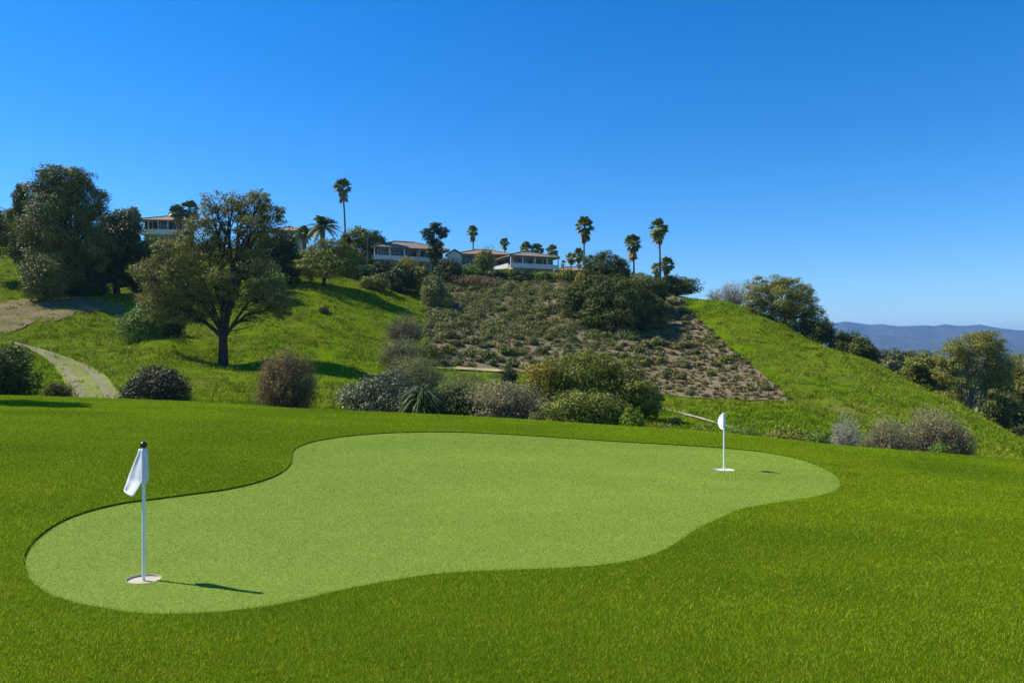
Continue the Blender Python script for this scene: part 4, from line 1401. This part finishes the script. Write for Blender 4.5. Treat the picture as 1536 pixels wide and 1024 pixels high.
def road_grass(X, Y):
    A_, B_ = np.array(RRw), np.array(RLw)
    xa = np.interp(Y, A_[::-1, 1], A_[::-1, 0])
    xb = np.interp(Y, B_[::-1, 1], B_[::-1, 0])
    f = np.clip((X - xb) / np.maximum(xa - xb, .1), 0, 1)
    tr = np.minimum(np.abs(f - 0.25), np.abs(f - 0.80)) / 0.13
    return np.clip(tr - 0.30, 0, 1) * 1.6 * np.clip((60 - Y) / 12, 0, 1)


road_poly = smooth_loop(RRw + RLw[::-1], 3)
cdt_sheet('dirt_road', road_poly, 0.35, lambda X, Y: terr(X, Y) + 0.07, M['road'], extra=road_grass)
tag(bpy.data.objects['dirt_road'], 'pale dirt track with a grassy middle curving up the left valley', 'road')
cdt_sheet('straw_path', hp([(655, 552), (700, 553.5), (745, 556), (765, 558), (765, 561), (745, 559.5), (700, 557), (655, 555)], 3, 0.2), 0.5,
          lambda X, Y: terr(X, Y) + 0.16, M['straw'])
cdt_sheet('footpath', hp([(994, 612.5), (1020, 619.5), (1060, 630.5), (1098, 642.5), (1097, 644.5), (1059, 632.8), (1019, 621.6), (993, 614.5)], 4, 0.9), 0.4,
          lambda X, Y: terr(X, Y) + 0.09, M['pathm'])

# ---------------------------------------------------------------- hill grass tufts
rng = np.random.default_rng(17)
n = 950000
xp = rng.random(n) * 1750 - 100
# even spread over the slope in distance, denser far away
Yg = 24 + (rng.random(n) ** 0.75) * 105
Xg = (xp - CX) / F * Yg
Zg = terr(Xg, Yg)
ypx = HY - Zg / Yg * F
ridgeY = np.interp(xp, sorted(COLS), [COLS[k_][-1][0] for k_ in sorted(COLS)])
k = (Yg < ridgeY + 4) & (Yg > edge_Y(xp) + 3)
for poly in (SOIL_PX,):
    k &= ~in_poly(xp, ypx, poly)
k &= ~(in_poly(xp, ypx, BARE_PX) & (rng.random(n) > 0.30 + 0.7 * (fbm(Xg / 2.2, Yg / 2.2, 77, 3) > 0.48)))
k &= ~(in_poly(xp, ypx, RR + RL[::-1]) & (rng.random(n) > 0.14))
cl = fbm(Xg / 1.3, Yg / 1.3, 41, 3)
k &= (cl + (rng.random(n) - .5) * 0.25) > 0.36
Xg, Yg, Zg, cl = Xg[k], Yg[k], Zg[k], cl[k]
dry = fbm(Xg / 15, Yg / 11, 52, 4) + 0.15 * (Xg / Yg * F + CX < 640)
hh = (0.08 + 0.16 * rng.random(len(Xg))) * (0.6 + 1.2 * np.clip(cl - 0.4, 0, .4) * 2)
V, Fc, rn = blades(Xg, Yg, Zg - 0.03, hh, 0.018 + 0.0011 * Yg * (0.5 + rng.random(len(Xg))), rng.normal(size=(len(Xg), 2)) * 0.6, rng, None)
mb = MB()
mb.add(V, Fc, rnd=rn, clp=np.clip((dry - 0.40) * 3.2 + rng.normal(size=len(Xg)) * 0.15, 0, 1))
kt = 3400
i0 = rng.integers(0, len(Xg), kt)
i0 = i0[vnoise(Xg[i0] / 7, Yg[i0] / 7, 63) > 0.42]
nb = 18
ht = np.repeat(0.18 + 0.34 * rng.random(len(i0)) ** 1.6, nb)
tx = np.repeat(Xg[i0], nb) + rng.normal(size=len(ht)) * ht * 0.45
ty = np.repeat(Yg[i0], nb) + rng.normal(size=len(ht)) * ht * 0.45
V, Fc, rn = blades(tx, ty, terr(tx, ty) - 0.03, ht * (0.6 + 0.6 * rng.random(len(ht))), 0.02 + 0.0009 * ty, rng.normal(size=(len(ht), 2)) * 0.5, rng, None)
mb.add(V, Fc, rnd=rn * 0.6, clp=np.repeat(rng.random(len(i0)) ** 2 * 0.7, nb))
tag(mb.build('hill_grass', M['hill_blade']), 'rough bright green grass growing over the hillside', 'grass', kind='stuff')

# ---------------------------------------------------------------- scrub on the dry slope
rng = np.random.default_rng(23)


def scrub_mesh(seed, n_, leaf, mat, w=1.0, h_=0.6):
    r_ = np.random.default_rng(seed)
    mb_ = MB()
    L = [((0, 0, h_ * .42), (w * .42, w * .42, h_ * .45), 1.0)]
    for q in range(4):
        a = q / 4 * 2 * PI + r_.random()
        L.append(((math.cos(a) * w * .26, math.sin(a) * w * .26, h_ * (.28 + .2 * r_.random())), (w * .26, w * .26, h_ * .32), .8))
    twigs(mb_, (0, 0, 0), (0, 0, h_ * .4), (w * .45, w * .45, h_ * .5), 40, 0.012, r_)
    leaf_cloud(mb_, L, n_, leaf, r_, clump=.45, cpl=14, core=.5)
    return mb_.mesh('scrub_foliage', M[mat])


sc_meshes = [scrub_mesh(300 + q, 260, 0.15, ['scrub', 'scrub', 'greygreen', 'olive_green'][q % 4], 1.0, 0.62) for q in range(6)]
tf_meshes = [scrub_mesh(330 + q, 120, 0.13, 'tuft', 0.8, 0.42) for q in range(3)]


def dens(x, y):
    """how closely the scrub stands: thick at the top of the slope, thin at its right and lower edge"""
    t = np.clip((y - 430) / 150, 0, 1)
    r_ = np.clip((x - 960) / 200, 0, 1)
    return np.clip(1.15 - 0.85 * t - 0.35 * r_ * t, 0.1, 1)


placed = []
tries = 0
while len(placed) < 290 and tries < 60000:
    tries += 1
    x = 640 + rng.random() * 545
    y = 432 + rng.random() * 168
    if not in_poly(np.array(x), np.array(y), SOIL_PX) or rng.random() > dens(x, y) + 0.25:
        continue
    if 845 < x < 1000 and y < 500:
        continue
    sep = 7.5 + 5 * (1 - dens(x, y))
    if any(abs(x - a) < sep * 1.25 and abs(y - b) < sep * 0.62 for a, b in placed):
        continue
    placed.append((x, y))
for x, y in placed:
    X_, Y_ = hit(x, y)
    small = rng.random() < 0.25 + 0.6 * np.clip((x - 940) / 150, 0, 1) * np.clip((y - 520) / 50, 0, 1)
    me = (tf_meshes if small else sc_meshes)[rng.integers(0, 3 if small else 6)]
    o = bpy.data.objects.new('scrub_plant', me)
    COL.objects.link(o)
    s = (0.55 + 0.5 * rng.random()) if small else (0.85 + 1.0 * rng.random() ** 1.8)
    o.location = (X_, Y_, float(terr(X_, Y_)) + 0.03)
    o.scale = (s, s, s * (0.8 + 0.4 * rng.random()))
    o.rotation_euler = (0, 0, rng.random() * 6.28)
    tag(o, 'low grey green scrub plant dotted over the brown soil of the dry slope', 'scrub plant', 'scrub plants dotted over the dry slope')

# the closed scrub of the upper slope and the finest litter reads as one mass
mb = MB()
cnt = 0
while cnt < 2400:
    x, y = 640 + rng.random() * 545, 420 + rng.random() * 180
    if not in_poly(np.array(x), np.array(y), SOIL_PX):
        continue
    p = np.clip((555 - y) / 110, 0, 1) * (1 if x < 1000 else 0.6)
    gap = vnoise(np.array(x / 17.0), np.array(y / 6.5), 91) < 0.50 * (1 - p) + 0.28
    if rng.random() > (0.10 + 0.9 * p) * (0.12 if gap else 1):
        continue
    X_, Y_ = hit(x, y)
    z_ = float(terr(X_, Y_))
    s = (0.35 + 0.85 * rng.random() ** 1.5) if p > 0.4 else 0.22 + 0.3 * rng.random()
    tint = rng.random()
    n_ = int(110 * s)
    c = np.array([X_, Y_, z_ + 0.05 + s * .3])
    g = unit(rng.normal(size=(n_, 3))) * (rng.random(n_) ** .35)[:, None] * np.array([s, s, s * .55])
    g[:, 2] = np.maximum(g[:, 2], -s * .3)
    P_ = c + g
    Nn = unit(g + rng.normal(size=(n_, 3)) * .4 * s + np.array([0, 0, .3 * s]))
    t = unit(np.cross(Nn, rng.normal(size=(n_, 3))))
    b = np.cross(Nn, t)
    l_ = 0.2 * (.6 + .8 * rng.random(n_))[:, None]
    V = np.stack([P_ - t * l_ * .5, P_ + b * l_ * .25, P_ + t * l_ * .5, P_ - b * l_ * .25], 1)
    mb.add(V.reshape(-1, 3), np.arange(4 * n_).reshape(n_, 4), rnd=rng.random(n_), clp=np.clip(tint * .7 + .3 * rng.random(n_), 0, 1))
    cnt += 1
tag(mb.build('scrub_cover', M['scrub']), 'closed grey green scrub covering the upper part of the dry slope', 'scrub', kind='stuff')

# small dry tufts scattered too thickly to count over the bare soil
mb = MB()
cnt = 0
while cnt < 1500:
    x, y = 640 + rng.random() * 545, 455 + rng.random() * 147
    if not in_poly(np.array(x), np.array(y), SOIL_PX) or rng.random() > 0.3 + 0.7 * np.clip((x - 900) / 120, 0, 1):
        continue
    X_, Y_ = hit(x, y)
    z_ = float(terr(X_, Y_))
    n_ = 26
    s = 0.10 + 0.22 * rng.random() ** 1.5
    a = rng.random(n_) * 2 * PI
    tipd = np.column_stack([np.cos(a), np.sin(a), 0.5 + rng.random(n_)]) * s * (0.6 + .6 * rng.random(n_))[:, None]
    b0 = np.array([X_, Y_, z_ + 0.05]) + rng.normal(size=(n_, 3)) * np.array([s * .3, s * .3, 0])
    sd = np.column_stack([-np.sin(a), np.cos(a), np.zeros(n_)]) * 0.05
    V = np.stack([b0 - sd, b0 + sd, b0 + tipd], 1)
    mb.add(V.reshape(-1, 3), np.arange(3 * n_).reshape(n_, 3), rnd=rng.random(n_), clp=np.full(n_, rng.random()))
    cnt += 1
tag(mb.build('dry_tufts', M['tuft']), 'small brownish tufts speckling the bare soil of the dry slope', 'tufts', kind='stuff')

# ---------------------------------------------------------------- far plain, woods and mountains
D_M = 6500.0
mb = MB()
gx = np.linspace(-9000, 9000, 90)
gy = np.geomspace(230, 9500, 60)
XX, YY = np.meshgrid(gx, gy, indexing='ij')
ZZ = -28 - np.clip((YY - 230) / 600, 0, 1) * 12 + 3 * (fbm(XX / 300, YY / 300, 71, 3) - .5)
mb.add(np.stack([XX, YY, ZZ], -1).reshape(-1, 3), grid_faces(len(gx), len(gy)))
M['plain'] = plain_mat('plain_land', (0.055, 0.070, 0.035), (0.150, 0.135, 0.095), 0.012, 0.95, 0.05)
tag(mb.build('plain', M['plain'], smooth=True), 'flat far valley floor', 'plain', kind='structure')
MPX = [(-700, 492), (-300, 489), (100, 494), (500, 488), (800, 494), (1000, 489), (1150, 492), (1220, 487), (1252, 485), (1268, 482.5), (1285, 484.5), (1305, 487.5), (1322, 486.5), (1345, 489.5), (1370, 489),
       (1388, 488), (1400, 489.5), (1418, 486.5), (1435, 489), (1450, 488.8), (1470, 487), (1490, 491), (1520, 495), (1545, 496.5), (1620, 492), (1750, 495), (2000, 489), (2400, 494)]
mb = MB()
mx = np.arange(-700, 2400, 3.0)
ny = 40
tt = np.linspace(0, 1, ny)
top = np.interp(mx, [p[0] for p in MPX], [p[1] for p in MPX])
X2 = np.zeros((len(mx), 2 * ny))
Y2 = np.zeros_like(X2)
Z2 = np.zeros_like(X2)
for j in range(2 * ny):
    f = j / (2 * ny - 1)
    Yj = D_M - 2600 + f * 4200
    prof = np.clip(1 - abs(f - 0.62) / 0.62 if f < 0.62 else 1 - (f - 0.62) / 0.38, 0, 1) ** 1.5
    Xj = (mx - CX) / F * Yj
    crest = (HY - top) / F * D_M + 45
    rid = 1 - np.abs(fbm(Xj / 300 + 3, np.full_like(Xj, Yj) / 700, 81, 4) - .5) * 2
    hgt = crest * prof * (1 - 0.42 * (1 - rid) * (1 - prof ** 6) * 1.6)
    X2[:, j], Y2[:, j], Z2[:, j] = Xj, Yj, -42 + hgt
mb.add(np.stack([X2, Y2, Z2], -1).reshape(-1, 3), grid_faces(len(mx), 2 * ny))
M['mount'] = plain_mat('mountain_scrub', (0.045, 0.055, 0.030), (0.090, 0.090, 0.055), 0.006, 0.95, 0.05)
tag(mb.build('mountains', M['mount'], smooth=True), 'long low blue mountain range on the far horizon', 'mountains', kind='structure')

# woods on the plain: one far-off mass
rng = np.random.default_rng(29)
mb = MB()
nW = 2600
Yw = np.exp(np.log(260) + rng.random(nW) * np.log(3200 / 260))
xw = 1150 + rng.random(nW) * 560
Xw = (xw - CX) / F * Yw
kk = fbm(Xw / 160, Yw / 160, 61, 3) > 0.44
for X_, Y_ in zip(Xw[kk], Yw[kk]):
    s = (3.2 + 4.2 * rng.random()) * (1 + Y_ / 4000)
    z_ = -28 - min(max((Y_ - 230) / 600, 0), 1) * 12
    n_ = 60 if Y_ < 900 else 24
    g = unit(rng.normal(size=(n_, 3))) * (rng.random(n_) ** .35)[:, None] * np.array([s, s, s * .8])
    P_ = np.array([X_, Y_, z_ + s * .8]) + g
    Nn = unit(g + rng.normal(size=(n_, 3)) * .3 * s)
    t = unit(np.cross(Nn, rng.normal(size=(n_, 3))))
    b = np.cross(Nn, t)
    l_ = s * .55 * (.6 + .8 * rng.random(n_))[:, None]
    V = np.stack([P_ - t * l_ * .5, P_ + b * l_ * .3, P_ + t * l_ * .5, P_ - b * l_ * .3], 1)
    mb.add(V.reshape(-1, 3), np.arange(4 * n_).reshape(n_, 4), rnd=rng.random(n_), clp=np.full(n_, rng.random()))
tag(mb.build('far_woods', M['far_leaf']), 'hazy woods spread over the far valley floor', 'woods', kind='stuff')

# off-frame tree whose tip shadow falls on the lawn at the left edge
SEED[0] += 1
tree('shade_tree', 'tree beyond the left edge of the photo casting a shadow on the lawn', 'tree', -130, 19.6,
     [(-130, 360, 50, 60, 1), (-150, 400, 50, 60, 1), (-110, 400, 50, 50, 1), (-130, 330, 34, 40, .8)], 'gum', 5000, 0.14, 0.14, (-130, 480),
     base_y=HY + (1.25) / 19.6 * F)

# ---------------------------------------------------------------- air
hz = MB()
box(hz, (0, 4700, 70), (19000, 9900, 380))
hm = bpy.data.materials.new('haze_air')
hm.use_nodes = True
hm.node_tree.nodes.clear()
ho = hm.node_tree.nodes.new('ShaderNodeOutputMaterial')
pv = hm.node_tree.nodes.new('ShaderNodeVolumePrincipled')
pv.inputs['Color'].default_value = (0.25, 0.535, 1.0, 1)
pv.inputs['Density'].default_value = 1.1e-4
pv.inputs['Anisotropy'].default_value = 0.2
hm.node_tree.links.new(pv.outputs[0], ho.inputs['Volume'])
tag(hz.build('haze', hm), kind='stuff')

# ---------------------------------------------------------------- light
AZ, EL = R(-77), R(47)           # azimuth from +Y towards +X
W = bpy.data.worlds.new('World')
S.world = W
W.use_nodes = True
nt = W.node_tree
bg = nt.nodes['Background']
sky = nt.nodes.new('ShaderNodeTexSky')
sky.sky_type = 'NISHITA'
sky.sun_disc = False
sky.sun_elevation = EL
sky.sun_rotation = AZ
sky.altitude = 200
sky.air_density = 1.0
sky.dust_density = 0.0
sky.ozone_density = 3.0
tint = nt.nodes.new('ShaderNodeMix')
tint.data_type = 'RGBA'
tint.blend_type = 'MULTIPLY'
tint.inputs[0].default_value = 1.0
tint.inputs[7].default_value = (0.70, 0.845, 1.05, 1)
nt.links.new(sky.outputs[0], tint.inputs[6])
hsv = nt.nodes.new('ShaderNodeHueSaturation')
hsv.inputs['Saturation'].default_value = 1.25
nt.links.new(tint.outputs[2], hsv.inputs['Color'])
nt.links.new(hsv.outputs[0], bg.inputs[0])
bg.inputs[1].default_value = 0.105
sun = bpy.data.lights.new('sun', 'SUN')
sun.energy = 4.7
sun.angle = R(0.5)
sun.color = (1.0, 0.93, 0.80)
so = bpy.data.objects.new('sun', sun)
d = Vector((math.sin(AZ) * math.cos(EL), math.cos(AZ) * math.cos(EL), math.sin(EL)))
so.rotation_euler = d.to_track_quat('Z', 'Y').to_euler()
so.location = (-20, 0, 40)
COL.objects.link(so)

S.view_settings.view_transform = 'Standard'
S.view_settings.look = 'None'
S.view_settings.exposure = 0.65
S.view_settings.gamma = 1.0
S.render.engine = 'CYCLES'
S.cycles.use_denoising = True
S.cycles.max_bounces = 6
S.cycles.transparent_max_bounces = 4
S.cycles.volume_bounces = 0
